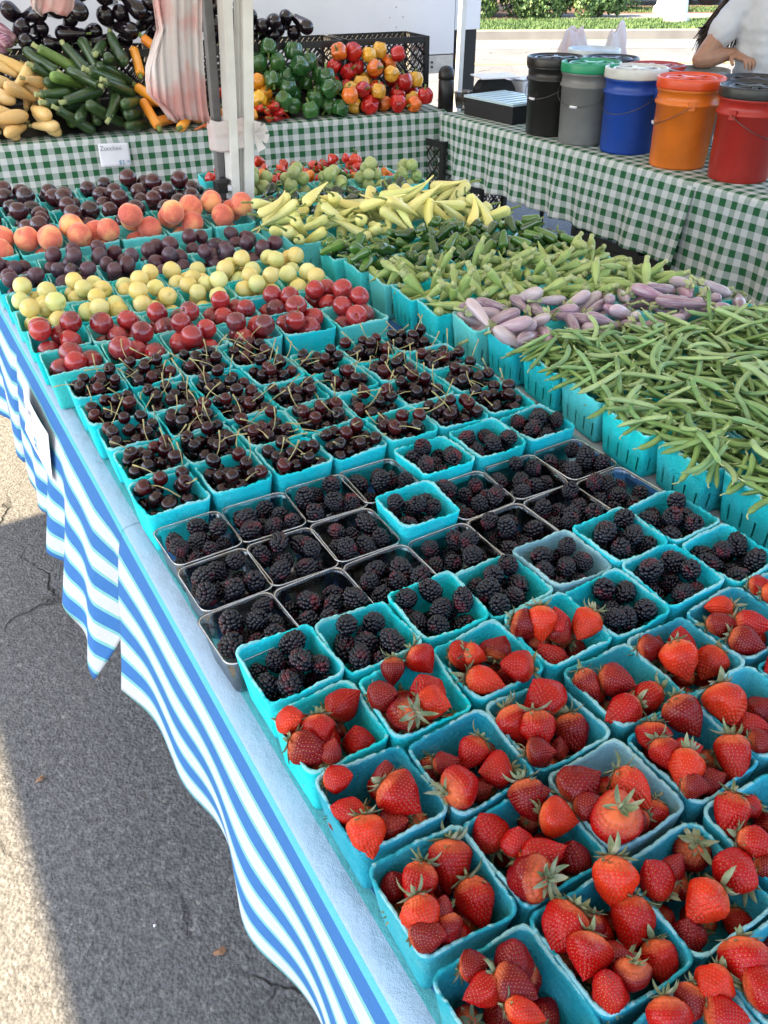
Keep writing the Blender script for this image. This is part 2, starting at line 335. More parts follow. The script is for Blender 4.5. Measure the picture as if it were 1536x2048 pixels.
M['tshirt'] = simple('grey_cotton', (.52, .55, .60), .9, nscale=10, namt=.12, bs=.5, bscale=22, bd=.008)
M['jeans'] = simple('denim', (.06, .09, .16), .9, nscale=60, namt=.3)
M['eye'] = simple('eye', (.03, .02, .015), .2)
M['lip'] = simple('lip', (.35, .10, .09), .4)
# ------------------------------------------------------------------ ground and street
SD = Vector((.5, .8660, 0)); TD = Vector((.8660, -.5, 0))      # across the street, along the kerb
SANG = -R(30)
def sheet(name, s0, s1, z, mat, t0=-60, t1=90, kind='structure'):
    mb = MB(); P = [SD * a + TD * b + Vector((0, 0, z)) for a, b in ((s0, t0), (s1, t0), (s1, t1), (s0, t1))]
    mb.add(P, [(0, 3, 2, 1)]); return tag(link(name, mb.mesh(name, mat, False)), kind=kind)
mb = MB(); mb.add([(-150, -150, 0), (150, -150, 0), (150, 150, 0), (-150, 150, 0)], [(0, 1, 2, 3)])
tag(link('ground', mb.mesh('ground', M['asphalt'], False)), kind='structure')
sheet('street_shade_band', 15.8, 17.2, .004, M['road'])  # shade lying across the street, painted as a blue-grey sheet
sheet('road_line', 13.75, 13.87, .004, M['yline'])
mb = MB(); mb.add([SD * a + TD * b + Vector((0, 0, c)) for b in (-60, 90) for a, c in ((17.2, 0), (17.215, .145), (17.23, .16), (17.36, .16), (17.36, 0))], [(0, 1, 6, 5), (1, 2, 7, 6), (2, 3, 8, 7), (3, 4, 9, 8)])
for k in range(0): pass
tag(link('kerb', mb.mesh('kerb', M['concrete'], False)), kind='structure')
sheet('gutter', 17.0, 17.2, .008, M['concrete'])
mb = MB(); mb.add([SD * a + TD * b + Vector((0, 0, .155)) for a, b in ((17.36, -60), (60, -60), (60, 90), (17.36, 90))], [(0, 3, 2, 1)])
tag(link('verge', mb.mesh('verge', M['soil'], False)), kind='structure')
def quadz(name, pts, z, mat): 
    mb = MB(); mb.add([SD * a + TD * b + Vector((0, 0, z)) for a, b in pts], [tuple(range(len(pts)))]); 
    return tag(link(name, mb.mesh(name, mat, False)), kind='structure')
pth = quadz('path', [(19.15, 3.7), (20.9, 3.85), (21.2, 30), (18.7, 30)], .160, M['concrete'])
quadz('pavement', [(21.6, 9), (30, 9), (30, 40), (21.6, 40)], .160, M['road'])
# grass strip
def grass(name, regions, label):
    mb = MB(); r = random.Random(3)
    for (s0, s1, t0, t1, nn) in regions:
        for _ in range(nn):
            a = r.uniform(s0, s1); b = r.uniform(t0, t1); hgt = r.uniform(.03, .065); an = r.uniform(0, 6.28); wd = .012
            p = SD * a + TD * b + Vector((0, 0, .156)); q = Vector((math.cos(an), math.sin(an), 0))
            mb.add([p - q * wd, p + q * wd, p + q.cross(Vector((0, 0, 1))) * r.uniform(-.04, .04) + Vector((0, 0, hgt))], [(0, 1, 2)])
    return tag(link(name, mb.mesh(name, M['grass'], False)), label, 'grass', kind='stuff')
sheet('grass_ground', 17.36, 19.2, .158, simple('turf', (.06, .11, .03), .9, nscale=4, namt=.4), -20, 30)
grass('grass', [(17.4, 19.5, -4, 12, 32000), (21.3, 22.8, 5.4, 16, 9000)], 'short green grass strip behind the kerb')
# bushes: woody stems and clumps of leaves
def bush(s, t, rad, hgt, seed, label, n=5200):
    c = SD * s + TD * t + Vector((0, 0, .155)); r = random.Random(seed)
    root = empty('bush', c); tag(root, label, 'bush', 'bushes behind the grass strip')
    mb = MB()
    for k in range(7):
        a = r.uniform(0, 6.28); e = Vector((math.cos(a) * rad * .6, math.sin(a) * rad * .6, hgt * .7))
        mb.tube([Vector((0, 0, 0)), e * .5 + Vector((0, 0, .1)), e], [.03, .02, .008], 6)
    link('stem', mb.mesh('bush_stem', M['bark']), root)
    lobes = []
    for k in range(16):
        a = r.uniform(0, 6.28); q = r.uniform(.15, .85)
        lobes.append((Vector((math.cos(a) * rad * q, math.sin(a) * rad * q, r.uniform(.12, .8) * hgt)), r.uniform(.30, .50) * rad))
    mb = MB()
    for k in range(n):
        lc, lr = r.choice(lobes); d = Vector((r.gauss(0, 1), r.gauss(0, 1), r.gauss(0, 1))).normalized()
        p = lc + d * lr * r.uniform(.7, 1.1) ; p.z = max(.03, p.z)
        sz = r.uniform(.03, .055); q = (d + Vector((r.gauss(0, .7), r.gauss(0, .7), r.gauss(0, .7)))).normalized()
        a = q.orthogonal().normalized(); b = q.cross(a)
        mb.add([p - a * sz, p + b * sz * .55, p + a * sz, p - b * sz * .55], [(0, 1, 2, 3)])
    link('foliage', mb.mesh('bush_foliage', M['leaf'], False), root)
bush(20.6, .9, 1.05, 1.9, 1, 'dense green bush beside the trailer corner behind the grass', 8000)
bush(20.35, 2.25, .85, 1.6, 2, 'bright leafy bush, middle of the three joined bushes', 7500)
bush(20.3, 3.25, .72, 1.5, 3, 'rounded green bush at the path end of the joined row', 7000)
bush(20.1, 4.55, .50, 1.2, 5, 'separate small round bush across the path gap', 5500)
bush(22.2, 5.1, .8, 1.5, 6, 'dark shaded bush behind the small round one, by the dark truck', 6000)
bush(22.6, 1.8, 1.6, 2.4, 7, 'tall dark bush looming behind the joined row', 8000)
# lamp posts
def lamp(px, py, z, label, sc=1.0):
    p = at(px, py, z=.16); root = empty('street_lamp', p); tag(root, label, 'lamp post', 'lamp posts by the street')
    mb = MB(); mb.lathe([(.26 * sc, 0), (.26 * sc, .10), (.20 * sc, .16), (.17 * sc, .45), (.11 * sc, .62), (.09 * sc, .70)], 8)
    link('base', mb.mesh('lamp_base', M['white_paint'], False), root)
    mb = MB(); mb.lathe([(.075 * sc, .70), (.05 * sc, 3.6)], 20); link('pole', mb.mesh('lamp_pole', M['white_paint']), root)
    mb = MB(); mb.lathe([(.06, 3.6), (.17, 3.75), (.2, 4.0), (.12, 4.2), (.03, 4.28)], 20); link('lantern', mb.mesh('lamp_lantern', M['white_paint']), root)
lamp(1352, 44, .16, 'pale painted lamp post with a flared eight-sided foot beside the path', .95)
lamp(1328, 25, .16, 'pale round lamp post standing on the far grass before the dark car', .95)
# dark car at the far side
def car(center, rz):
    root = empty('parked_car', center, rz); tag(root, 'dark pickup truck parked beyond the path and yellow grass', 'truck')
    mb = MB()
    prof = [(-2.7, .45), (-2.72, .95), (-1.0, 1.02), (-.75, 1.65), (.75, 1.68), (1.35, 1.08), (2.6, .98), (2.75, .6), (2.7, .42)]
    V = [(x, s * (.95 if z < 1.2 else .78), z) for s in (-1, 1) for x, z in prof]; k = len(prof)
    F = [(i, (i + 1) % k, (i + 1) % k + k, i + k) for i in range(k)] + [tuple(range(k)), tuple(range(k, 2 * k))[::-1]]
    mb.add(V, F); link('body', mb.mesh('car_body', M['carpaint'], False), root)
    for s in (-1, 1):
        mb = MB(); mb.add([(x, s * .86 + s * .06 * (1.65 - z), z) for x, z in ((-.65, 1.58), (.7, 1.6), (1.15, 1.12), (-.85, 1.1))], [(0, 1, 2, 3)])
        link('window', mb.mesh('car_window', M['glassdark'], False), root)
        for x in (-1.75, 1.75):
            mb = MB(); mb.tube([(x, s * .72, .38), (x, s * .98, .38)], .38, 28); wobj = link('wheel', mb.mesh('car_wheel', M['rubber']), root)
            mb = MB(); mb.tube([(x, s * .97, .38), (x, s * .995, .38)], .22, 20); link('rim', mb.mesh('car_rim', M['alu']), wobj)
        mb = MB(); mb.box((0, s * 1.0, .42), (2.3, .12, .06)); link('running_board', mb.mesh('car_board', M['alu'], False), root)
pc = at(1290, 18, z=.16)
car((pc.x + 1.2, pc.y + 1.8, .16), SANG)

# ------------------------------------------------------------------ trailer behind the back table
BO = Vector((2.85, 4.225, 0)); BD = Vector((.9905, -.1375, 0)); BN = Vector((.1375, .9905, 0)); BANG = -R(7.9)
def B(X, Y, Z): return BO + BD * X + BN * Y + Vector((0, 0, Z))
tr_ = empty('trailer', B(-2, 1.25, 0), BANG); tag(tr_, 'white box trailer with riveted wall standing behind the vegetable table', 'trailer')
def TL(X, Y, Z): return (X + 2, Y - 1.25, Z)
mb = MB(); mb.box(TL(-2.6, 2.35, 1.93), (6.5, 2.2, 2.06)); link('body', mb.mesh('trailer_body', M['trailer'], False), tr_)
for xj in (-4.6, -3.4, -2.2, -1.0, .2):
    mb = MB()
    for k in range(30):
        for dx in (-.05, .05) if k % 2 else (0,):
            mb.lathe([(.006, 0), (.005, .002), (.002, .003)], 8, (0, 0, 0)); 
            o = len(mb.v) - 24
            for q in range(24):
                x, y, z = mb.v[o + q]; mb.v[o + q] = TL(xj + dx + x, 1.25 - z - .0005, .96 + k * .06 + y)
    link('rivet_row', mb.mesh('rivets', M['alu']), tr_)
mb = MB(); mb.box(TL(-2.6, 1.29, .835), (6.5, .08, .115)); link('rail', mb.mesh('trailer_rail', M['alu'], False), tr_)
mb = MB()
for k in range(2): mb.box(TL(.48, 1.246, .85 - k * .03), (.012, .012, .012))
link('bolt', mb.mesh('rail_bolt', M['black'], False), tr_)
mb = MB(); mb.box(TL(-2.6, 2.2, .58), (6.2, 1.6, .37)); link('chassis', mb.mesh('trailer_chassis', M['blackmatte'], False), tr_)
for x in (-3.6, -2.7):
    mb = MB(); mb.tube([TL(x, 1.5, .36), TL(x, 1.75, .36)], .36, 28); link('wheel', mb.mesh('trailer_wheel', M['rubber']), tr_)
mb = MB(); mb.box(TL(.37, 1.243, .945), (.085, .012, .028)); link('reflector', mb.mesh('trailer_reflector', M['redlens'], False), tr_)
mb = MB(); mb.box(TL(.76, 1.33, 2.02), (.20, .14, 1.95)); link('corner_post', mb.mesh('trailer_corner', M['trailer'], False), tr_)
mb = MB(); mb.box(TL(.755, 1.34, .60), (.17, .14, .90)); link('mud_flap', mb.mesh('trailer_flap', M['blackmatte'], False), tr_)
mb = MB(); mb.tube([TL(-2.42, 1.20, .2), TL(-2.42, 1.20, 2.6)], .02, 8); link('door_bar', mb.mesh('door_bar', M['grey_metal']), tr_)

# ------------------------------------------------------------------ tables and cloths
def table(loc, rz, lx, ly, label, h=.74):
    root = empty('folding_table', loc, rz); tag(root, label, 'table', 'folding tables of the stall')
    mb = MB(); mb.box((lx / 2, ly / 2, h - .02), (lx - .01, ly - .01, .036)); link('tabletop', mb.mesh('tabletop', M['tabletop'], False), root)
    for x in (.12, lx - .12):
        for y in (.2, ly - .2):
            mb = MB(); mb.tube([(x, y, 0), (x, y, h - .045)], .014, 10); link('leg', mb.mesh('table_leg', M['black']), root)
        mb = MB(); mb.tube([(x, .2, .22), (x, ly - .2, .22)], .009, 8); link('crossbar', mb.mesh('table_bar', M['black']), root)
    return root
table((0.02, -1.3, 0), 0, .74, 2.33, 'folding table holding the berry baskets, near the photographer')
table((0.02, 1.08, 0), 0, .74, 2.1, 'folding table holding the cherries, plums and peaches')
table((.84, -1.2, 0), 0, .76, 2.1, 'folding table holding the green bean baskets')
table((.84, .95, 0), 0, .76, 2.15, 'folding table holding the okra and pepper baskets')
t = table(B(-3.3, .02, 0), BANG, 3.3, .76, 'long folding table against the trailer with the heaped squash and peppers')
table((2.80, 2.22, 0), 0, .72, 1.9, 'folding table carrying the row of plastic buckets')
table((2.80, .3, 0), 0, .72, 1.88, 'folding table at the frame edge carrying the white bucket')

def cloth(name, mat, label, group, y0, y1, W, plan, hz, frame, N=240, vflip=1, ripple=.006, seed=1, zt=.7435, us=1.0, u0_=0.0, K=26, toplen=None, ky=30):
    """top of width W and one drop; plan: y -> outward offset of the hem, hz: y -> hem height. frame maps (out, along, z) to the place."""
    r = random.Random(seed); ph = [(r.uniform(0, 6.28), r.uniform(.7, 1.3)) for _ in range(6)]
    xs = [p[0] for p in plan]; xo = [p[1] for p in plan]; hs = [p[0] for p in hz]; hv = [p[1] for p in hz]
    mb = MB(); V = []; UV = []
    top = [W, W * .66, W * .33, .10, .05, .02]
    cols = len(top) + K + 3
    for i in range(N + 1):
        s = y0 + (y1 - y0) * i / N
        D = float(np.interp(s, xs, xo)); H = float(np.interp(s, hs, hv))
        for x in top:
            V.append(frame(x, s, zt)); UV.append((s * us + u0_, -x))
        ln = .0; px_, pz = .02, zt
        for k in range(K + 3):
            if k < 3:
                a = (k + 1) / 3 * math.pi / 2; x = .012 - .018 * math.sin(a) ; z = zt - .016 * (1 - math.cos(a))
            else:
                t = (k - 2) / K; z = (zt - .016) * (1 - t) + H * t
                rp = sum(math.sin(s * ky * f_ * (1 + .2 * j) + p_) for j, (p_, f_) in enumerate(ph[:3])) * ripple * t ** .8
                rp += math.sin(s * 4.1 * ph[3][1] + ph[3][0] + 2 * t) * ripple * 1.1 * t
                x = -.006 - (D + rp) * (t ** .75) 
            ln += math.hypot(x - px_, z - pz); px_, pz = x, z
            V.append(frame(x, s + (0 if k < 3 else .006 * math.sin(s * 23 + 3 * z)), z)); UV.append((s * us + u0_, ln - .02))
    F = []; FU = []
    for i in range(N):
        for k in range(cols - 1):
            q = (i * cols + k, i * cols + k + 1, (i + 1) * cols + k + 1, (i + 1) * cols + k)
            F.append(q); FU.append([UV[j] for j in q])
    mb.add(V, F, FU)
    o = link(name, mb.mesh(name, mat)); md = o.modifiers.new('s', 'SOLIDIFY'); md.thickness = .0012; md.offset = -1
    return tag(o, label, 'tablecloth', group)
GC = 'striped cloths on the basket tables'
fm = lambda x, s, z: Vector((x - .018, s, z))
cloth('tablecloth', M['striped'], 'blue and white striped cloth draped below the strawberries and blackberries', GC, -1.3, .965, .818,
      [(-1.3, .020), (.2, .020), (.5, .024), (.75, .038), (.9, .060), (.965, .068)], [(-1.3, .36), (.85, .36), (.965, .375)], fm, ripple=.012, seed=4, ky=15)
cloth('tablecloth', M['striped'], 'blue and white striped cloth hanging to a corner point below the cherries and plums', GC, .96, 3.2, .818,
      [(.96, -.012), (1.04, .02), (1.13, .090), (1.3, .08), (1.6, .055), (1.92, .065), (1.96, .025), (2.02, .07), (2.4, .06), (3.2, .06)],
      [(.96, .60), (1.06, .42), (1.13, .26), (1.3, .33), (1.5, .36), (1.9, .36), (1.95, .40), (2.0, .35), (3.2, .36)], fm, zt=.7445, ripple=.009, seed=5, ky=20, N=300)
fv = lambda x, s, z: Vector((.802 + x, s, z)) if x > -.001 else Vector((.802 + x * .05, s, .7425 - .2 * min(1, (.7435 - z))))
def flatcloth(label, y0, y1, x0, x1, zt, drop=.28):
    mb = MB(); N_ = 60; V = []; UV = []; xs_ = [x0 + (x1 - x0) * k / 8 for k in range(9)]
    for i in range(N_ + 1):
        s = y0 + (y1 - y0) * i / N_
        for x in xs_: V.append((x, s, zt)); UV.append((s, x0 - x))
        for k in range(1, 9):
            tt = k / 8; V.append((x1 + .01 + .03 * tt + .015 * tt * math.sin(s * 19), s, zt - drop * tt)); UV.append((s, x0 - x1 - drop * tt))
    c_ = 17; F = [(i * c_ + k, i * c_ + k + 1, (i + 1) * c_ + k + 1, (i + 1) * c_ + k) for i in range(N_) for k in range(c_ - 1)]
    mb.add(V, F, [[UV[j] for j in f] for f in F]); o = link('tablecloth', mb.mesh('cloth_veg', M['striped']))
    tag(o, label, 'tablecloth', GC)
flatcloth('striped cloth lying under the green bean baskets', -1.2, .96, .803, 1.61, .7435)
flatcloth('striped cloth lying under the okra, pepper and eggplant baskets', .965, 3.12, .803, 1.61, .7445)
GG = 'green gingham cloths'
fb = lambda x, s, z: B(s, x, z)
cloth('tablecloth', M['gingham'], 'green and white gingham cloth on the back table under the squash and peppers', GG, -3.4, .0, .78,
      [(-3.4, .03), (-2.4, .035), (-1, .02), (0, .03)], [(-3.4, .36), (0, .34)], fb, N=300, ripple=.006, seed=8, ky=16)
fr_r = lambda x, s, z: Vector((2.765 + x, s, z))
cloth('tablecloth', M['gingham'], 'green and white gingham cloth hanging from the table of coloured buckets', GG, 2.2, 4.16, .76,
      [(2.2, .05), (3.2, .03), (3.9, .02), (4.16, -.02)], [(2.2, .40), (3, .41), (4.16, .42)], fr_r, N=240, ripple=.009, seed=9, ky=24)
cloth('tablecloth', M['gingham'], 'lower hanging green gingham cloth beneath the white bucket at the frame edge', GG, .3, 2.25, .76,
      [(.3, .05), (1.5, .06), (2.25, .02)], [(.3, .2), (2.25, .22)], fr_r, N=240, ripple=.016, seed=10, zt=.7455, u0_=.03, ky=18)

# ------------------------------------------------------------------ tents
def leg_mesh(a, b, wx, wy, mat, name, par):
    a = Vector(a); b = Vector(b); d = (b - a); L_ = d.length; rot = d.to_track_quat('Z', 'Y').to_matrix()
    mb = MB(); mb.box((a + b) / 2, (wx, wy, L_), rot=rot); me = mb.mesh(name, mat, False)
    o = link(name, me, par); bv = o.modifiers.new('b', 'BEVEL'); bv.width = .003; bv.segments = 2; return o
def tent(x0, x1, y0, y1, label, posts, mat, zc=2.2, slope=.55):
    root = empty('canopy_tent', ((x0 + x1) / 2, (y0 + y1) / 2, 0)); tag(root, label, 'tent', 'market tents over the stall')
    c = Vector(((x0 + x1) / 2, (y0 + y1) / 2, 0)); mb = MB()
    V = [(x0 - c.x, y0 - c.y, zc), (x1 - c.x, y0 - c.y, zc), (x1 - c.x, y1 - c.y, zc), (x0 - c.x, y1 - c.y, zc), (0, 0, zc + slope)]
    V += [(v[0], v[1], zc - .14) for v in V[:4]]
    mb.add(V, [(0, 1, 4), (1, 2, 4), (2, 3, 4), (3, 0, 4), (0, 5, 6, 1), (1, 6, 7, 2), (2, 7, 8, 3), (3, 8, 5, 0)])
    link('canopy', mb.mesh('canopy', M['canopy'], False), root)
    mb = MB()
    for a, b in ((0, 1), (1, 2), (2, 3), (3, 0)):
        A = Vector(V[a]); Bq = Vector(V[b]); A.z = Bq.z = zc - .05; sh = Vector((-A.x, -A.y, 0)).normalized() * .05; sh2 = Vector((-Bq.x, -Bq.y, 0)).normalized() * .05
        mb.tube([A + sh, Bq + sh2], .012, 6)
    link('frame_bar', mb.mesh('tent_frame', mat), root)
    for (a, b, wx, wy) in posts:
        leg_mesh(Vector(a) - c, Vector(b) - c, wx, wy, mat, 'leg', root)
    return root
YP = 2.52
def pl(px0, px1, y=YP):     # a leg through two pixel columns at image heights 0 and 460
    a = at(px0, 0, y=y); b = at(px1, 460, y=y); d = (a - b) / (a.z - b.z); return (b + d * (0 - b.z), b + d * (2.12 - b.z))
A0, A1 = pl(491, 496); E0, E1 = pl(449, 470); G0, G1 = pl(413, 450, YP + .05)
F0, F1 = pl(474, 484, YP + .02)
A2 = [(A0, A1, .040, .036), (E0, E1, .058, .030), (F0, F1, .030, .014)]
corner = lambda x, y: ((x, y, 0), (x, y, 2.12), .036, .036)
tent(-1.80, .885, -.75, 2.515, 'white tent above the strawberries with its white double leg standing between the tables', A2 + [corner(-1.74, 2.46), corner(-1.74, -.7), corner(.84, -.72)], M['white_paint'])
gl_ = [(G0, G1, .032, .028)]
tent(-1.44, .885, 2.512, 5.2, 'second tent behind it, its grey leg beside the hanging bag', gl_ + [corner(-1.41, 5.1)], M['grey_metal'])
cl_ = empty('leg_clamp', at(441, 373, y=YP - .0)); tag(cl_, 'black clamp with a white tab gripping the grey tent leg', 'clamp')
mb = MB(); mb.box((0, 0, .0), (.034, .05, .034)); mb.box((.018, 0, .018), (.012, .054, .012)); link('jaw', mb.mesh('clamp_jaw', M['black'], False), cl_)
mb = MB(); mb.box((.022, -.012, -.002), (.012, .04, .016)); link('tab', mb.mesh('clamp_tab', M['paper'], False), cl_)
lx = at(922, 75, y=4.93)
tent(.882, lx.x + .05, 2.512, 4.98, 'tent over the bucket table with a thin white leg by the trailer corner', [((lx.x - .02, 4.93, 0), (lx.x + .02, 4.93, 2.12), .04, .04)], M['white_paint'])
tent(.882, 3.9, -.75, 2.515, 'tent over the green beans and the bucket table', [corner(3.86, 2.46), corner(3.86, -.7)], M['white_paint'])

# ------------------------------------------------------------------ bags hung on the legs
def film(name, rows, label, cat, alpha=1.0, th=.0006):
    """rows: list of closed or open loops of points of equal count"""
    mb = MB(); n_ = len(rows[0]); V = [p for r_ in rows for p in r_]
    F = [(i * n_ + k, i * n_ + k + 1, (i + 1) * n_ + k + 1, (i + 1) * n_ + k) for i in range(len(rows) - 1) for k in range(n_ - 1)]
    mb.add(V, F); o = link(name, mb.mesh(name, M['film'])); o.color = (1, 1, 1, alpha)
    md = o.modifiers.new('s', 'SOLIDIFY'); md.thickness = th
    return tag(o, label, cat)
def hanging(y, cols, label, seed, dep=.05, n_=70, ncy=9):
    """cols: list of (py, px_left, px_right) outline of the hanging bundle in the plane y"""
    r = random.Random(seed); rows = []; ph = [r.uniform(0, 6.28) for _ in range(5)]
    pys = [c[0] for c in cols]
    for i in range(40):
        f = i / 39; py = pys[0] + (pys[-1] - pys[0]) * f
        xl = np.interp(py, pys, [c[1] for c in cols]); xr = np.interp(py, pys, [c[2] for c in cols])
        row = []
        for k in range(n_):
            a = 2 * math.pi * k / (n_ - 1)
            u = .5 - .5 * math.cos(a); XL0 = min(c[1] for c in cols if c[0] > -20) ; XR0 = max(c[2] for c in cols); px = min(xr, max(xl, XL0 + (XR0 - XL0) * u + (xr - XR0) * .6))
            hem = 0
            pxs = (xl + xr) / 2 + 0 if False else None
            if i > 33: hem = (i - 33) / 6 * (5 * math.sin(u * 70) + 10 * math.sin(u * 7 + 1))
            p = at(px, py + hem * .4, y=y)
            pl_ = math.sin(a) * dep * (.5 + f * .5) + .009 * math.sin(u * ncy * 6.28 + ph[0] + 1.2 * f) * (.5 + .5 * f) + .004 * math.sin(u * 90 + ph[2] + 1.5 * f)
            row.append(p + Vector((0, pl_, 0)))
        rows.append(row)
    o = film('plastic_bag_bundle', rows, label, 'bags'); top = sum(rows[0], Vector()) / len(rows[0]); mb = MB()
    mb.tube([top + Vector((0, 0, -.03)), Vector((top.x, top.y, 2.13))], .003, 6); link('cord', mb.mesh('bag_cord', M['white_paint']), o)
    return o
hanging(YP - .06, [(-260, 340, 380), (-120, 322, 395), (0, 312, 398), (60, 322, 398), (130, 298, 402), (160, 294, 406), (190, 300, 410), (215, 330, 414), (238, 345, 420)],
        'bundle of pink and white plastic bags hanging beside the grey tent leg', 3)
hanging(YP + .35, [(-200, 70, 130), (-60, 58, 150), (0, 60, 148), (14, 66, 146), (28, 84, 132)], 'small pink white plastic bag hanging above the black eggplants', 5, dep=.03, n_=40)
# bag knotted around the legs
c0 = at(466, 268, y=YP); rows = []; r = random.Random(2)
for i in range(16):
    f = i / 15; row = []
    for k in range(49):
        a = 2 * math.pi * k / 48
        ca, sa = math.cos(a), math.sin(a)
        pinch = .5 + .5 * min(1, abs(a - .1) / 1.2) if a < 3 else .5 + .5 * min(1, abs(2 * math.pi - a + .1) / 1.2)
        hw = .047 * pinch
        px_ = c0.x + .062 * (abs(ca) ** .5) * (1 if ca > 0 else -1) - .012; py_ = YP + .040 * (abs(sa) ** .6) * (1 if sa > 0 else -1) + .02
        row.append(Vector((px_ + .0012 * math.sin(30 * f + 5 * a), py_ + .0016 * math.sin(44 * f * (1.3 - pinch) + 2 * a) + .001 * math.sin(70 * f), c0.z + (f - .5) * 2 * hw + .003 * math.sin(4 * a))))
    rows.append(row)
# knot tails join the same film
kn = film('plastic_bag', rows, 'pinkish white plastic bag knotted around the tent legs', 'bag', .35)
mb = MB(); kp = at(508, 268, y=YP - .03)
for k in range(7):
    a = R(-75 + k * 24 + r.uniform(-6, 6)); L_ = r.uniform(.03, .055); d = Vector((math.cos(a), -.25, math.sin(a))); s_ = Vector((-math.sin(a), 0, math.cos(a)))
    P = [kp, kp + d * L_ * .5 + s_ * .010 + Vector((0, -.008, 0)), kp + d * L_ + s_ * .016, kp + d * L_ * 1.03 - s_ * .014 + Vector((0, .008, 0)), kp + d * L_ * .5 - s_ * .010]
    mb.add(P, [(0, 1, 2, 3), (0, 3, 4)])
o = link('knot', mb.mesh('bag_knot', M['film']), kn); o.color = (1, 1, 1, .1)
# signs
def text_on(parent, s_, size, mat, loc, rot, name='lettering'):
    cu_ = bpy.data.curves.new('txt', 'FONT'); cu_.body = s_; cu_.size = size; cu_.extrude = .0002; cu_.align_x = 'LEFT'
    t_ = bpy.data.objects.new('t', cu_); COL.objects.link(t_); dg = bpy.context.evaluated_depsgraph_get()
    me = bpy.data.meshes.new_from_object(t_.evaluated_get(dg)); COL.objects.unlink(t_); bpy.data.objects.remove(t_)
    me.materials.clear(); me.materials.append(mat); o = link(name, me, parent, loc); o.rotation_euler = rot; return o
def card(name, loc, rot, wd, ht, label, lines, grp=None):
    root = empty(name, loc); root.rotation_euler = rot; tag(root, label, 'sign', grp)
    mb = MB(); N_ = 12; V = []
    for i in range(N_ + 1):
        for j in range(N_ + 1):
            x = (i / N_ - .5) * wd; y = (j / N_ - .5) * ht
            V.append((x, y, .004 * math.sin(i / N_ * 3.1) + .010 * max(0, .25 - j / N_) * max(0, .6 - i / N_) * 4))
    mb.add(V, [(i * (N_ + 1) + j, (i + 1) * (N_ + 1) + j, (i + 1) * (N_ + 1) + j + 1, i * (N_ + 1) + j + 1) for i in range(N_) for j in range(N_)])
    pp = link('card', mb.mesh('card', M['paper']), root); md = pp.modifiers.new('s', 'SOLIDIFY'); md.thickness = .0005
    for (s_, size, mat, x, y) in lines: text_on(root, s_, size, mat, (x, y, .0062), (0, 0, 0))
    return root
sp_ = at(222, 300, z=.66)
sp_ = B((sp_ - BO).dot(BD), -.055, .665)
card('price_card', sp_, Euler((R(86), R(2), BANG)), .155, .112, 'white handwritten zucchini price card pinned to the gingham cloth', [('Zucchini', .032, M['ink_grey'], -.072, .022), ('$2.', .030, M['ink_blue'], .015, -.048), ('00', .018, M['ink_blue'], .056, -.040)])
card('price_card', (-.060, 1.62, .635), Euler((R(90 - 8), 0, -R(90)), 'XYZ'), .29, .12, 'long white price card hung below the red plums on the striped cloth', [('PLUMS', .036, M['ink_grey'], -.125, .012), ('$5', .04, M['ink_blue'], -.02, -.045)])
#@@
# ------------------------------------------------------------------ fruit and vegetable shapes
def nz(x, y, z, s):   # cheap smooth pseudo noise
    return (math.sin(x * 1.7 + s) * math.cos(y * 2.3 + s * 1.3) + math.sin(y * 1.1 + z * 1.9 + s * 2.1) * .7 + math.cos(z * 2.7 + x * .9 + s * .7) * .6) / 2.3
def body(mb, L, prof, n=20, m=16, bend=0.0, lobes=None, lump=0.0, seed=1, squash=1.0, tpow=1.0, off=(0, 0, 0)):
    """closed body of revolution-like shape along x from the stem end (t=0) to the tip; returns spine function"""
    def sp(t):
        s = (t - .5) * L
        if abs(bend) < 1e-4: return Vector((s, 0, 0)), Vector((1, 0, 0))
        k = bend / L; a = s * k
        return Vector((math.sin(a) / k, (1 - math.cos(a)) / k, 0)), Vector((math.cos(a), math.sin(a), 0))
    V = []; UV = []
    ts = [.5 - .5 * math.cos(math.pi * i / m) for i in range(m + 1)]
    for t in ts:
        c, d = sp(t); y = Vector((-d.y, d.x, 0)); rr = prof(t)
        for k in range(n + 1):
            g = 2 * math.pi * (k % n) / n; q = rr
            if lobes: q *= lobes(g, t)
            if lump: q *= 1 + lump * nz(t * 7, 2 * math.cos(g), 2 * math.sin(g), seed)
            V.append(c + y * math.cos(g) * q + Vector((0, 0, math.sin(g) * q * squash)) + Vector(off)); UV.append((k / n, t))
    w_ = n + 1
    F = [(i * w_ + k, i * w_ + k + 1, (i + 1) * w_ + k + 1, (i + 1) * w_ + k) for i in range(m) for k in range(n)]
    mb.add(V, F, [[UV[j] for j in f] for f in F]); return sp
class T:   # one kind of produce: meshes and the spheres that stand for it when it is piled up
    def __init__(s, name, me, parts, pts, rad, mats=None): s.name = name; s.me = me; s.parts = parts; s.pts = pts; s.rad = rad; s.body = 'flesh' if name != 'carrot' else 'root'
def spawn(t, loc, rot, color, sc=1.0, stuff=None):
    Mx = Matrix.Translation(loc) @ rot.to_4x4() @ Matrix.Diagonal((sc, sc, sc, 1)) if not isinstance(sc, tuple) else Matrix.Translation(loc) @ rot.to_4x4() @ Matrix.Diagonal((*sc, 1))
    if not t.parts:
        o = bpy.data.objects.new(t.name, t.me); COL.objects.link(o); o.matrix_world = Mx; o.color = (*color, 1); return o
    o = bpy.data.objects.new(t.name, None); COL.objects.link(o); o.matrix_world = Mx; o.empty_display_size = .01
    for (pn, pm) in [(t.body, t.me)] + t.parts:
        c = bpy.data.objects.new(pn, pm); COL.objects.link(c); c.parent = o; c.color = (*color, 1)
    return o
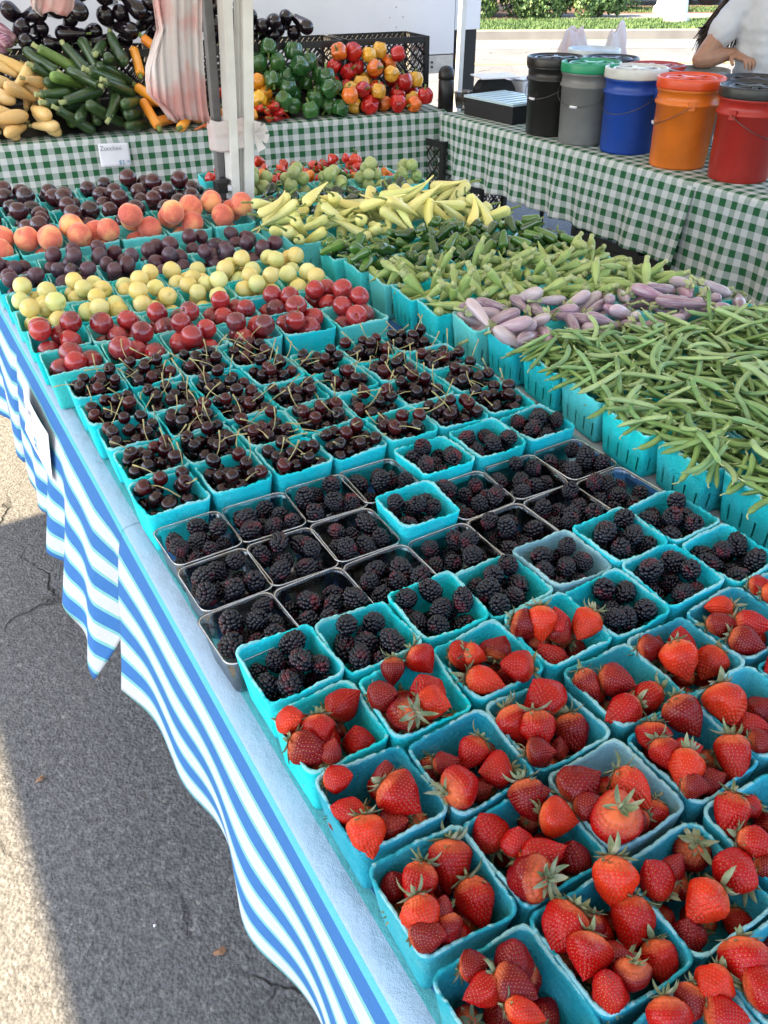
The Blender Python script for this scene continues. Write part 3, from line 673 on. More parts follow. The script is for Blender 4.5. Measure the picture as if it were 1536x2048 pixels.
def leaf(mb, base, d, up, L, wd, curl, fold=.15, nseg=4):
    d = d.normalized(); s = d.cross(up).normalized(); V = []
    p = Vector(base); dd = Vector(d); 
    for i in range(nseg + 1):
        f = i / nseg; ww = wd * math.sin(math.pi * min(1, .18 + .82 * f)) ** .8 * (1 - .0 * f) + .0001
        V += [p - s * ww / 2, p + up * (-fold * ww), p + s * ww / 2]
        dd = (dd * math.cos(curl / nseg) + up * math.sin(curl / nseg)); up = (up - dd * up.dot(dd)).normalized(); dd.normalize(); p = p + dd * L / nseg
    F = []
    for i in range(nseg):
        a = i * 3; F += [(a, a + 1, a + 4, a + 3), (a + 1, a + 2, a + 5, a + 4)]
    mb.add(V, F)
def pick(c, var=.12):
    k = 1 + random.uniform(-var, var); return tuple(max(0.0, x * k * (1 + random.uniform(-.05, .05))) for x in c)
# strawberry
def strawberry(seed, L=.042, fat=1.0, tipw=.85):
    r = random.Random(seed); W_ = L * .43 * fat
    prof = lambda t: W_ * max(0.0, math.sin(math.pi * min(1, max(0, t)) ** (.60 + .06 * tipw))) ** tipw + 1e-5
    n, m = 84, 64
    mb = MB(); ax, bx = r.uniform(-.12, .12), r.uniform(-.1, .1); ph = r.uniform(0, 6)
    lob = lambda g, t: 1 + .06 * math.cos(2 * g + ph) * (1 - t) + .05 * math.cos(3 * g + ph * 2) * (1 - t)
    body(mb, L, prof, n, m, r.uniform(-.25, .25), lob, .06 + .03 * (seed % 3), seed * 3.1)
    V = np.array(mb.v); mb.v = None
    # seeds on a hexagonal lattice
    S = []; t = .10; row = 0
    while t < .97:
        rr = prof(t); cnt = max(3, int(2 * math.pi * rr / (L * .092)))
        for k in range(cnt):
            g = 2 * math.pi * (k + .5 * (row % 2) + r.uniform(-.1, .1)) / cnt; S.append((t + r.uniform(-.006, .006), g))
        t += .070 * (1.0 if .2 < t < .8 else .8); row += 1
    w_ = n + 1; ts = np.array([.5 - .5 * math.cos(math.pi * i / m) for i in range(m + 1)])
    grid = V.reshape(m + 1, w_, 3)
    dt = np.gradient(grid, axis=0); dg = np.gradient(grid, axis=1); dg[:, 0] = grid[:, 1] - grid[:, -2]; dg[:, -1] = dg[:, 0]
    N_ = np.cross(dg, dt); N_ /= (np.linalg.norm(N_, axis=2, keepdims=True) + 1e-12)
    cen = grid.mean(axis=1, keepdims=True); sgn = np.sign(((grid - cen) * N_).sum(2).mean()); N_ *= sgn
    def surf(t, g):
        i = np.interp(t, ts, np.arange(m + 1)); i0 = int(min(m - 1, i)); fi = i - i0; j = (g / (2 * math.pi) * n) % n; j0 = int(j); fj = j - j0
        q = lambda A: (A[i0, j0] * (1 - fj) + A[i0, j0 + 1] * fj) * (1 - fi) + (A[i0 + 1, j0] * (1 - fj) + A[i0 + 1, j0 + 1] * fj) * fi
        return q(grid), q(N_)
    SP = [surf(a, b) for a, b in S]; P = np.array([p for p, _ in SP])
    D = np.sqrt(((V[:, None, :] - P[None]) ** 2).sum(2)).min(1); wv = L * .038
    disp = (-np.exp(-(D / wv) ** 2) * L * .050).reshape(m + 1, w_, 1)
    disp[0] = 0; disp[-1] = 0
    newv = (grid + N_ * disp).reshape(-1, 3); mb.v = [tuple(x) for x in newv]
    mb.mi = 1; sw = L * .0115
    for (p, nn) in SP:
        p = Vector(p) - Vector(nn) * L * .040; nn = Vector(nn); a = (Vector((1, 0, 0)) - nn * nn.x)
        a = a.normalized() if a.length > .05 else nn.orthogonal().normalized(); b = nn.cross(a)
        mb.add([p + a * sw * 1.5, p + b * sw, p - a * sw * 1.5, p - b * sw, p + nn * sw * .9], [(0, 1, 4), (1, 2, 4), (2, 3, 4), (3, 0, 4)])
    me = mb.mesh('strawberry', [M['straw'], M['seed']])
    cb = MB(); up = Vector((-1, 0, 0)); base = Vector((-L * .5 + L * .02, 0, 0))
    nl = r.randint(9, 12)
    for k in range(nl):
        g = 2 * math.pi * (k + r.uniform(-.25, .25)) / nl; d = Vector((r.uniform(-.25, .5), math.cos(g), math.sin(g)))
        leaf(cb, base - Vector((L * .02 * (k % 2 + 1), 0, 0)), d, Vector((-1, 0, 0)), L * r.uniform(.30, .56), L * r.uniform(.09, .17), r.uniform(-.5, 1.6), .35, 5)
    cb.tube([base, base - Vector((L * .10, 0, 0)), base + Vector((-L * .16, L * .03, L * .02))], [L * .045, L * .028, L * .022], 7)
    o = cb.mesh('calyx', M['cap'], True)
    rr = W_ * .93
    return T('strawberry', me, [('calyx', o)], [(-.17 * L, 0, 0), (.12 * L, 0, 0)], [rr, rr * .82])
STR = [strawberry(k + 1, .042, f, tw) for k, (f, tw) in enumerate([(1.0, .85), (1.12, .75), (.92, 1.0), (1.05, .9), (1.2, .7), (.97, .95), (1.08, .8), (.9, .85), (1.22, .95), (1.0, .7), (.86, .8), (1.15, 1.05)])]
# blackberry
bm = bmesh.new(); bmesh.ops.create_icosphere(bm, subdivisions=2, radius=1); ICO_V = np.array([v.co[:] for v in bm.verts]); ICO_F = [[v.index for v in f.verts] for f in bm.faces]; bm.free()
bm = bmesh.new(); bmesh.ops.create_icosphere(bm, subdivisions=1, radius=1); IC1_V = np.array([v.co[:] for v in bm.verts]); IC1_F = [[v.index for v in f.verts] for f in bm.faces]; bm.free()
def blackberry(seed, L=.028, W_=.0112, lo=False, extra=True):
    r = random.Random(seed); mb = MB(); t = .06; row = 0
    IV, IF = (IC1_V, IC1_F) if lo else (ICO_V, ICO_F)
    body(mb, L * .86, lambda t: W_ * .84 * math.sin(math.pi * min(1, max(0, t))) ** .6 + 1e-5, 12, 8)
    while t < .97:
        rr = W_ * math.sin(math.pi * t ** .92) ** .62; dr = L * .098; cnt = max(1, int(round(2 * math.pi * rr / (dr * 1.78))))
        for k in range(cnt):
            g = 2 * math.pi * (k + .5 * (row % 2) + r.uniform(-.14, .14)) / cnt; q = rr * r.uniform(.86, .98); s_ = dr * r.uniform(.92, 1.1)
            c = np.array(((t - .5) * L + r.uniform(-.0006, .0006), math.cos(g) * q, math.sin(g) * q))
            mb.add([tuple(x) for x in IV * s_ + c], IF)
        t += .115; row += 1
    return T('blackberry', mb.mesh('blackberry', M['drupe']), [], [(-.22 * L, 0, 0), (.16 * L, 0, 0)], [W_ * 1.06, W_ * 1.0])
BLK = [blackberry(k, L_, w_) for k, (L_, w_) in enumerate([(.029, .0108), (.033, .0112), (.026, .0112), (.032, .0102), (.028, .0105)])]
BLKLO = blackberry(9, .028, .0112, True)
# cherry
def cherry(seed, lo=False):
    r = random.Random(seed); R_ = .0120; mb = MB(); n, m = (14, 10) if lo else (28, 20)
    prof = lambda t: R_ * max(0, 1 - (2 * t - 1) ** 2) ** .5 + 1e-5
    V0 = len(mb.v); body(mb, R_ * 1.9, prof, n, m, 0, lambda g, t: 1 + .05 * math.cos(g * 2), .02, seed)
    w_ = n + 1
    for i in range(m + 1):        # dimple at the stem end
        for k in range(w_):
            x, y, z = mb.v[i * w_ + k]; q = math.hypot(y, z) / R_
            if i < m / 2: mb.v[i * w_ + k] = (x + .0042 * math.exp(-(q / .33) ** 2), y, z)
    me = mb.mesh('cherry', M['cherry'])
    sb = MB(); b = Vector((-R_ * .60, 0, 0)); a1, a2 = r.uniform(-.02, .02), r.uniform(-.02, .02)
    pts = [b, b + Vector((-.012, a1 * .2, a2 * .2)), b + Vector((-.025, a1 * .7, a2 * .7)), b + Vector((-.038, a1 * 1.4, a2 * 1.5))]
    sb.tube(pts, [.0010, .0008, .0008, .0016], 6)
    return T('cherry', me, [('stem', sb.mesh('cherry_stem', M['stem']))], [(0, 0, 0)], [R_])
CHE = [cherry(k) for k in range(6)]; CHELO = cherry(3, True)
# plums, peaches
def roundf(name, mat, R_, seed, cleft=.06, long=1.0, lump=.02, n=36, m=26, stem=False, dimple=.1, tip=0):
    mb = MB(); prof = lambda t: R_ * max(0, 1 - (2 * t - 1) ** 2) ** .5 + 1e-6
    def lob(g, t): 
        d = math.atan2(math.sin(g), math.cos(g)); return 1 - cleft * math.exp(-(d / .16) ** 2)
    body(mb, 2 * R_ * long, prof, n, m, 0, lob, lump, seed)
    w_ = n + 1
    for i in range(m + 1):
        for k in range(w_):
            x, y, z = mb.v[i * w_ + k]; q = math.hypot(y, z) / R_
            if i < m / 2: x += R_ * dimple * 2 * math.exp(-(q / .28) ** 2)
            elif tip: x -= R_ * tip * math.exp(-(q / .2) ** 2)
            mb.v[i * w_ + k] = (x, y, z)
    parts = []
    if stem:
        sb = MB(); sb.tube([(-R_ * (long - dimple * 2), 0, 0), (-R_ * (long + .15), .001, .001), (-R_ * (long + .45), .003, .002)], [.0012, .0009, .0014], 6)
        parts = [('stem', sb.mesh('fruit_stem', M['greenstem']))]
    return T(name, mb.mesh(name, mat), parts, [(0, 0, 0)], [R_ * (1 + (long - 1) * .5)])
RPL = [roundf('red_plum', M['redplum'], .0262, k, .05, .96, .03, stem=(k == 1)) for k in range(4)]
YPL = [roundf('yellow_plum', M['yelplum'], .0195, k, .03, 1.0, .03) for k in range(4)]
PRN = [roundf('purple_plum', M['prune'], .0195, k, .045, 1.15, .02, stem=(k == 1)) for k in range(4)]
BPL = [roundf('black_plum', M['blackplum'], .0285, k, .03, 1.02, .03) for k in range(4)]
PCH = [roundf('peach', M['peach'], .037, k, .085, .95, .03, 48, 34, tip=.04) for k in range(4)]
def sm(t, a, b): t = min(1, max(0, (t - a) / (b - a))); return t * t * (3 - 2 * t)
# generic long things
def longT(name, mat, L, prof, K, bend=0, lobes=None, lump=0, seed=1, n=14, m=14, squash=1, stem=None, cap=None, stemmat='greenstem', one=False, capmat='cap', rs=1.0):
    mb = MB(); sp = body(mb, L, prof, n, m, bend, lobes, lump, seed, squash); parts = []; mats = [mat]
    if one: mb.mi = 1; tb = mb; mats = [mat, M[stemmat]]
    else: tb = MB()
    c, d = sp(0)
    if stem:      # (length, r0, r1, curve)
        l_, ra, rb, cv = stem; y = Vector((-d.y, d.x, 0))
        tb.tube([c + d * l_ * .25, c - d * l_ * .3, c - d * l_ * .7 + y * cv * l_ * .3, c - d * l_ + y * cv * l_ * .8], [ra, ra * .8, rb, rb * 1.15], 8)
    if cap:       # (n leaves, length, width, curl, radius)
        nl, cl, cw, cc, crad = cap
        for k in range(nl):
            g = 2 * math.pi * (k + .2 * math.sin(k * 3 + seed)) / nl; y = Vector((-d.y, d.x, 0)); rd = y * math.cos(g) + Vector((0, 0, 1)) * math.sin(g)
            leaf(tb, c + d * .002 - d * .0015 * (k % 2) + rd * crad * .3, (rd + d * .5), -d * 1.0, cl * (.8 + .4 * abs(math.sin(k * 5 + seed))), cw, -cc, .2, 4)
    if not one and (stem or cap): parts = [('stem', tb.mesh('stem_cap', M[stemmat]))]
    pts = []; rad = []
    for k in range(K):
        t = (k + .5) / K; q, _ = sp(t); pts.append(tuple(q)); rad.append(max(.002, prof(t) * rs))
    return T(name, mb.mesh(name, mats), parts, pts, rad)
def P_(W, a=.5, b=.5, e=.0001):     # profile with power ends
    return lambda t: W * (max(0, min(1, t / .5)) ** a if t < .5 else max(0, min(1, (1 - t) / .5)) ** b) + e
def beanprof(W): return lambda t: W * min(1, (t / .07) ** .6 if t < .07 else 1) * (min(1, ((1 - t) / .14) ** .7) if t > .86 else 1) * (1 + .06 * math.sin(t * 38)) + .0002
BEAN = []
for k in range(12):
    r = random.Random(k); L_ = r.uniform(.074, .112)
    BEAN.append(longT('green_bean', M['bean'], L_, beanprof(r.uniform(.0045, .0055)), 6, r.uniform(-1.7, 1.7), None, .07, k, 8, 18, .8, (.009, .0016, .0012, r.uniform(-1, 1)), stemmat='palestem', one=True, rs=.85))
OKR = []
for k in range(6):
    r = random.Random(k + 50); L_ = r.uniform(.075, .10); W_ = r.uniform(.0098, .0118)
    OKR.append(longT('okra', M['okra'], L_, lambda t, W_=W_: W_ * (.78 + .22 * sm(t, 0, .12)) * (1 - sm(t, .25, 1) * .93) ** .8 * min(1, (t / .02) ** .5 if t < .02 else 1) + .0002, 5, r.uniform(-.35, .35),
        lambda g, t: 1 + .10 * abs(math.cos(g * 2.5)) - .04, .02, k, 20, 16, 1, (.016, W_ * .78, W_ * .62, .2), stemmat='palestem', rs=.85))
def eggprof(W, neck=.45): return lambda t: W * (neck + (1 - neck) * sm(t, .0, .72)) * (min(1, (t / .05) ** .5) if t < .05 else 1) * (math.sqrt(max(0, 1 - ((t - .72) / .28) ** 2)) if t > .72 else 1) + .0002
EGG = []
for k in range(6):
    r = random.Random(k + 80); L_ = r.uniform(.105, .15); W_ = r.uniform(.0145, .0185)
    EGG.append(longT('small_eggplant', M['fairy'], L_, eggprof(W_, .5), 5, r.uniform(-.5, .5), None, .04, k, 20, 18, 1, (.024, .005, .0038, .5), (6, .022, .011, .5, .012), stemmat='palestem', rs=.92))
BIG = [longT('black_eggplant', M['bigegg'], L_, eggprof(W_, .55), 4, .1, None, .03, k, 24, 18, 1, (.03, .009, .007, .4), (6, .035, .022, .6, .02), rs=.92) for k, (L_, W_) in enumerate([(.19, .050), (.17, .047), (.20, .046)])]
STG = [longT('striped_eggplant', M['streggp'], .12, eggprof(.036, .6), 3, .1, None, .03, k, 24, 18, 1, (.03, .008, .006, .4), (6, .03, .02, .6, .016), rs=.92) for k in range(2)]
ZUC = []
for k in range(5):
    r = random.Random(k + 20); L_ = r.uniform(.17, .21); W_ = r.uniform(.022, .026)
    ZUC.append(longT('zucchini', M['zuc'], L_, lambda t, W_=W_: W_ * (.80 + .2 * sm(t, .1, .7)) * (min(1, (t / .03) ** .4) if t < .03 else 1) * (math.sqrt(max(0, 1 - ((t - .86) / .14) ** 2)) if t > .86 else 1) + .0002, 6, r.uniform(-.25, .25),
        lambda g, t: 1 + .03 * math.cos(g * 5), .03, k, 20, 18, 1, (.026, .013, .011, .2), (5, .02, .016, .3, .016), stemmat='palestem', rs=.93))
SQU = []
for k in range(5):
    r = random.Random(k + 30); L_ = r.uniform(.13, .165); W_ = r.uniform(.022, .027)
    SQU.append(longT('yellow_squash', M['squash'], L_, eggprof(W_, .52), 5, r.uniform(-.7, .7), None, .05, k, 20, 18, 1, (.014, .009, .008, .2), None, stemmat='stem', rs=.92))
GZU = [longT('golden_zucchini', M['squash'], .165 + .01 * k, lambda t: .021 * (min(1, (t / .03) ** .4) if t < .03 else 1) * (math.sqrt(max(0, 1 - ((t - .9) / .1) ** 2)) if t > .9 else 1) + .0002, 6, .12 * k, lambda g, t: 1 + .02 * math.cos(g * 5), .02, k, 18, 16, 1, (.022, .012, .010, .2), (5, .014, .012, .3, .013), rs=.93) for k in range(3)]
JAL = []
for k in range(5):
    r = random.Random(k + 40); L_ = r.uniform(.062, .08); W_ = r.uniform(.0140, .0165)
    JAL.append(longT('jalapeno', M['glossy'], L_, lambda t, W_=W_: W_ * (min(1, (t / .08) ** .45) if t < .08 else 1) * (1 - .35 * sm(t, .2, .85)) * (math.sqrt(max(0, 1 - ((t - .82) / .18) ** 2)) if t > .82 else 1) + .0002, 4, r.uniform(-.5, .5), lambda g, t: 1 + .03 * math.cos(g * 3), .05, k, 18, 16, 1, (.026, .0042, .0026, .8), None, rs=.93))
POB = [longT('poblano', M['glossy'], .11, lambda t: .028 * (min(1, (t / .1) ** .45) if t < .1 else 1) * (1 - sm(t, .25, 1.02) * .93) + .0002, 4, .3, lambda g, t: 1 + .14 * math.cos(g * 3 + k), .10, k, 22, 18, .8, (.03, .005, .004, .8), None, rs=.85) for k in range(3)]
BAN = []
for k in range(6):
    r = random.Random(k + 60); L_ = r.uniform(.14, .18); W_ = r.uniform(.016, .020)
    BAN.append(longT('banana_pepper', M['banana'], L_, lambda t, W_=W_: W_ * (min(1, (t / .07) ** .45) if t < .07 else 1) * (1 - sm(t, .15, 1.0) * .86) * (math.sqrt(max(0, 1 - ((t - .95) / .05) ** 2)) if t > .95 else 1) + .0002, 6, r.uniform(-.9, .9), lambda g, t: 1 + .08 * math.cos(g * 3 + k) * (1 - t), .07, k, 20, 18, .9, (.03, .0045, .003, .8), None, rs=.88))
CHI = [longT('hot_pepper', M['glossy'], .13, lambda t: .010 * (min(1, (t / .08) ** .45) if t < .08 else 1) * (1 - sm(t, .1, 1.0) * .9) + .0002, 5, .7 - .5 * k, None, .08, k, 12, 14, 1, (.03, .003, .002, .8), None, rs=.88) for k in range(3)]
LHP = [longT('long_red_pepper', M['glossy'], .15, lambda t: .020 * (min(1, (t / .08) ** .45) if t < .08 else 1) * (1 - sm(t, .2, 1.0) * .85) + .0002, 5, .7 - .6 * k, lambda g, t: 1 + .10 * math.cos(g * 3), .10, k, 18, 16, .9, (.03, .005, .004, .8), None, rs=.88) for k in range(3)]
HAB = [longT('small_hot_pepper', M['glossy'], .042, lambda t: .0165 * math.sin(math.pi * min(1, .08 + t * .9)) ** .7 + .0002, 1, 0, lambda g, t: 1 + .16 * math.cos(g * 3 + k), .16, k * 2.3, 20, 14, 1, (.014, .0025, .002, .8), None, one=True, rs=1.0) for k in range(4)]
def bell(k):
    r = random.Random(k + 70); nl = 4 if k % 3 else 3; ph = r.uniform(0, 6); W_ = .041
    prof = lambda t: W_ * (math.sin(math.pi * min(1, .10 + .80 * t)) ** .45) * (1 if 0.02 < t < .98 else .1) + .0002
    lob = lambda g, t: 1 - .17 * (1 - abs(math.cos(nl * (g + ph) / 2))) ** 1.6 * (.75 + .5 * t)
    mb = MB(); body(mb, .078, prof, 40, 24, 0, lob, .05, k * 1.7); w_ = 41
    for i in range(25):
        for j in range(w_):
            x, y, z = mb.v[i * w_ + j]; q = math.hypot(y, z) / W_
            x += .016 * math.exp(-(q / .42) ** 2) if i < 12 else -.014 * math.exp(-(q / .35) ** 2)
            mb.v[i * w_ + j] = (x, y, z)
    me = mb.mesh('bell_pepper', M['glossy'])
    sb = MB(); sb.tube([(-.020, 0, 0), (-.026, 0, 0), (-.034, .001, 0), (-.048, .004, .002), (-.052, .006, .003)], [.012, .007, .0048, .005, .006], 9)
    return T('bell_pepper', me, [('stem', sb.mesh('pepper_stem', M['greenstem']))], [(0, 0, 0)], [.0385])
BEL = [bell(k) for k in range(6)]
TOM = [roundf('tomatillo', M['tomatillo'], .0235, k, .02, .95, .03) for k in range(3)]
CAR = [longT('carrot', M['carrot'], .17, lambda t: .014 * (min(1, (t / .04) ** .5) if t < .04 else 1) * (1 - .75 * t) + .0002, 5, .15, None, .06, k, 14, 18, 1, (.02, .006, .004, .2), None, rs=.9) for k in range(2)]

# ------------------------------------------------------------------ piling things up
class HM:
    def __init__(s, x0, y0, x1, y1, res, z0):
        s.x0, s.y0, s.res = x0, y0, res; s.nx = int((x1 - x0) / res) + 1; s.ny = int((y1 - y0) / res) + 1
        s.H = np.full((s.nx, s.ny), z0, float); s.k = {}
    def kern(s, r):
        q = max(1, int(round(r / s.res)))
        if q not in s.k:
            a = np.arange(-q, q + 1) * s.res; d2 = a[:, None] ** 2 + a[None] ** 2; rr = max(r, q * s.res)
            s.k[q] = (q, np.where(d2 <= rr * rr + 1e-12, np.sqrt(np.maximum(0, rr * rr - d2)), -9))
        return s.k[q]
    def win(s, x, y, q):
        i = int(round((x - s.x0) / s.res)); j = int(round((y - s.y0) / s.res))
        a0, a1, b0, b1 = max(0, i - q), min(s.nx, i + q + 1), max(0, j - q), min(s.ny, j + q + 1)
        if a1 <= a0 or b1 <= b0: return None
        return a0, a1, b0, b1, a0 - (i - q), b0 - (j - q)
    def need(s, x, y, r):
        q, K = s.kern(r); w_ = s.win(x, y, q)
        if w_ is None: return .74 + r
        a0, a1, b0, b1, oa, ob = w_
        return float((s.H[a0:a1, b0:b1] + K[oa:oa + a1 - a0, ob:ob + b1 - b0]).max())
    def put(s, x, y, z, r):
        q, K = s.kern(r); w_ = s.win(x, y, q)
        if w_ is None: return
        a0, a1, b0, b1, oa, ob = w_; S = s.H[a0:a1, b0:b1]; KK = K[oa:oa + a1 - a0, ob:ob + b1 - b0]
        np.maximum(S, np.where(KK > -1, z + KK, -9), out=S)
    def wall(s, cx, cy, ang, hw, z, th=.0035, hy=None):
        hy = hy or hw; c, sn = math.cos(ang), math.sin(ang); st = s.res * .7
        for (ax, ay, bx, by) in ((-hw, -hy, hw, -hy), (hw, -hy, hw, hy), (hw, hy, -hw, hy), (-hw, hy, -hw, -hy)):
            n_ = int(math.hypot(bx - ax, by - ay) / st)
            for k in range(n_ + 1):
                for o in (-th / 2, th / 2):
                    u = ax + (bx - ax) * k / n_; v = ay + (by - ay) * k / n_
                    if ax == bx: u += o
                    else: v += o
                    i = int(round((cx + u * c - v * sn - s.x0) / s.res)); j = int(round((cy + u * sn + v * c - s.y0) / s.res))
                    if 0 <= i < s.nx and 0 <= j < s.ny: s.H[i, j] = max(s.H[i, j], z)
def settle(hm, t, x, y, rot, sc=1.0, shr=1.0):
    """lowest height of the thing's origin with this orientation at x, y"""
    best = -9
    for p, r in zip(t.pts, t.rad):
        q = rot @ Vector(p) * sc; best = max(best, hm.need(x + q.x, y + q.y, r * sc * shr) - q.z)
    return best
def commit(hm, t, loc, rot, sc=1.0):
    for p, r in zip(t.pts, t.rad):
        q = rot @ Vector(p) * sc; hm.put(loc.x + q.x, loc.y + q.y, loc.z + q.z, r * sc)
def rotm(yaw, pitch=0, roll=0):
    return Matrix.Rotation(yaw, 3, 'Z') @ Matrix.Rotation(-pitch, 3, 'Y') @ Matrix.Rotation(roll, 3, 'X')
def lay(hm, t, x, y, yaw, sc=1.0, pitch=None, roll=None, smax=.6, jit=.12):
    """lay a long thing down: tilt it to what lies beneath, then rest it there"""
    if pitch is None:
        rot = rotm(yaw); zs = []; us = []
        for p, r in zip(t.pts, t.rad):
            q = rot @ Vector(p) * sc; zs.append(hm.need(x + q.x, y + q.y, r * sc)); us.append(p[0] * sc)
        if len(us) > 2:
            i, j = (0, len(us) // 2) if zs[0] > zs[-1] else (len(us) // 2, len(us) - 1)
            k = np.polyfit(us, zs, 1)[0]
        else: k = 0
        pitch = math.atan(max(-smax, min(smax, k))) + random.uniform(-jit, jit)
    if roll is None: roll = random.uniform(-.5, .5)
    rot = rotm(yaw, pitch, roll)
    return settle(hm, t, x, y, rot, sc), rot
def anyrot(): return Euler((random.uniform(0, 6.28), random.uniform(-1.5, 1.5), random.uniform(0, 6.28))).to_matrix()

# ------------------------------------------------------------------ baskets
def sq(s_, hw, rc, hy=None):      # rounded square: s in 0..1
    hy = hy or hw; per = []
    L1 = 2 * (hw - rc); L2 = 2 * (hy - rc); A = math.pi / 2 * rc; tot = 2 * L1 + 2 * L2 + 4 * A; d = (s_ % 1) * tot
    segs = [('l', L1), ('a', A), ('l', L2), ('a', A), ('l', L1), ('a', A), ('l', L2), ('a', A)]
    pos = [(-hw + rc, -hy, 1, 0), (hw - rc, -hy + rc, 0), (hw, -hy + rc, 0, 1), (hw - rc, hy - rc, 90), (hw - rc, hy, -1, 0), (-hw + rc, hy - rc, 180), (-hw, hy - rc, 0, -1), (-hw + rc, -hy + rc, 270)]
    for (ty, l_), q in zip(segs, pos):
        if d <= l_ or l_ == segs[-1][1] and q is pos[-1]:
            if ty == 'l': return (q[0] + q[2] * d, q[1] + q[3] * d), (q[3], -q[2])
            g = R(q[2] - 90) + (d / rc if rc else 0); return (q[0] + rc * math.cos(g), q[1] + rc * math.sin(g)), (math.cos(g), math.sin(g))
        d -= l_
    return (-hw + rc, -hy), (0, -1)
def basket_mesh(name, top, bot, h, seed, slots=0, rib=0.0, th=.0034, mat=None, rc=.016, rimn=.0016, lip=.0, N=112, hyt=None, wob=.0015):
    r = random.Random(seed); ph = [r.uniform(0, 6.28) for _ in range(8)]; mb = MB(); V = []; lv = []
    def ring(f, inner, dz=0, sh=0):
        hw = bot + (top - bot) * f - (th if inner else 0) + sh; z = h * f + dz; row = []
        for k in range(N):
            s_ = k / N; (x, y), (nx_, ny_) = sq(s_, hw, max(.004, rc * (.6 + .4 * f)) - (th * .5 if inner else 0))
            w_ = wob * f * (math.sin(6.28 * s_ * 2 + ph[0]) + .7 * math.sin(6.28 * s_ * 5 + ph[1]))
            rb = rib * math.cos(6.28 * s_ * N / 7) * min(1, f * 3) * (1 if f < .93 else .3)
            zz = z
            if f > .9: zz += rimn * (math.sin(6.28 * s_ * 9 + ph[2]) * .5 + math.sin(6.28 * s_ * 23 + ph[3]) * .5 + math.sin(6.28 * s_ * 41 + ph[4]) * .45 + 1.6 * math.sin(6.28 * s_ * 2 + ph[5])) * (f - .9) * 10
            row.append((x + nx_ * (w_ + rb), y + ny_ * (w_ + rb), zz))
        return row
    fo = [0.03, .14, .3, .46, .62, .8, .93, 1.0]
    rings = [ring(.0, False, .0, -.012), ring(.0, False, .001, -.002)] + [ring(f, False, 0, (lip if f == 1 else 0)) for f in fo] + [ring(1.0, True, .0006, lip * .5)] + [ring(f, True) for f in fo[::-1][1:]] + [ring(0.03, True, th), ring(0.0, True, th, -.012)]
    for row in rings: V += row
    nr = len(rings); F = []
    per = N // 4
    def slot(k, i):
        if not slots: return False
        kk = (k + per // 2) % per; q = (k % per) / per
        return any(abs(k % per - int(per * (a + .5) / slots)) < 1 for a in range(slots))
    no = 2
    for i in range(nr - 1):
        for k in range(N):
            lev = i - no
            is_slot = slot(k, i) and ((1 <= lev <= 2) or (nr - 1 - 4 - 1 <= i <= nr - 1 - 4))
            if is_slot: continue
            F.append((i * N + k, i * N + (k + 1) % N, (i + 1) * N + (k + 1) % N, (i + 1) * N + k))
    F.append(tuple(range(N))[::-1]); F.append(tuple(range((nr - 1) * N, nr * N)))
    mb.add(V, F); return mb.mesh(name, mat or M['pulp'])
PINT = [basket_mesh('pulp_pint', .0560, .0450, .083, k, rc=.014, wob=.0013) for k in range(5)]
QUART = [basket_mesh('pulp_quart', .0675, .0570, .100, k + 20, slots=4, rib=.0009, rc=.010, N=112, wob=.001) for k in range(4)]
CLEAR = [basket_mesh('clear_punnet', .0555, .0470, .068, k + 40, rib=.0, th=.0012, rc=.016, rimn=0, lip=.0035, mat=M['clear'], wob=.0003) for k in range(2)]
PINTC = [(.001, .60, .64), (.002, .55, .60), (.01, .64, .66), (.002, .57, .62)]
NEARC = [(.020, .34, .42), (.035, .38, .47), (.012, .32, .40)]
QC = [(.05, .62, .60), (.09, .66, .63), (.01, .64, .66), (.13, .66, .64)]
#@@

mb = MB(); RP = [Vector((*sq(k / 96, .0572, .016)[0], .0675)) for k in range(97)]; mb.tube(RP, .0012, 6, cap=False)
RIMME = mb.mesh('punnet_rim', M['clearrim'])
# ------------------------------------------------------------------ registering things and their labels
REC = []
SPOT = [['near outer corner', 'near side', 'near inner corner'], ['outer side', 'centre', 'inner side'], ['far outer corner', 'far side', 'far inner corner']]
def reg(o, cat, adj, noun, place, group, u, v, z, size=.5):
    REC.append([o, cat, adj, noun, place, group, u, v, z, size])
def finish_labels():
    by = {}
    for r_ in REC: by.setdefault((r_[3], r_[4]), []).append(r_)
    for (noun, place), L_ in by.items():
        cells = {}
        for r_ in L_:
            iu = min(2, max(0, int((r_[6] + 1) * 1.5))); iv = min(2, max(0, int((r_[7] + 1) * 1.5)))
            cells.setdefault((r_[2], SPOT[iv][iu]), []).append(r_)
        for (adj, spot), q in cells.items():
            q.sort(key=lambda a: -a[8])
            names = [''] if len(q) == 1 else (['upper ', 'lower '] if len(q) == 2 else ['topmost ', 'lower '] + ['buried '] * (len(q) - 2))
            for nm, r_ in zip(names, q):
                tag(r_[0], f"{nm}{adj} {noun}, {spot}, {place}", r_[1], r_[5])
def mergestuff(name, t, mats, mat, label, cat):
    """many copies of one shape that nobody would count, as one object"""
    V0 = np.array([v.co[:] for v in t.me.vertices]); F0 = [tuple(p.vertices) for p in t.me.polygons]; mi = [p.material_index for p in t.me.polygons]
    V = []; F = []; MI = []
    for k, (loc, rot, sc) in enumerate(mats):
        A = np.array(rot) * sc; V.append(V0 @ A.T + np.array(loc)); b = k * len(V0); F += [tuple(i + b for i in f) for f in F0]; MI += mi
    me = bpy.data.meshes.new(name); me.from_pydata(np.concatenate(V).tolist(), [], F)
    for m_ in t.me.materials: me.materials.append(m_)
    me.polygons.foreach_set('material_index', MI); me.polygons.foreach_set('use_smooth', [True] * len(F)); me.update()
    o = bpy.data.objects.new(name, me); COL.objects.link(o); o.color = (*mat, 1); tag(o, label, cat, kind='stuff'); return o

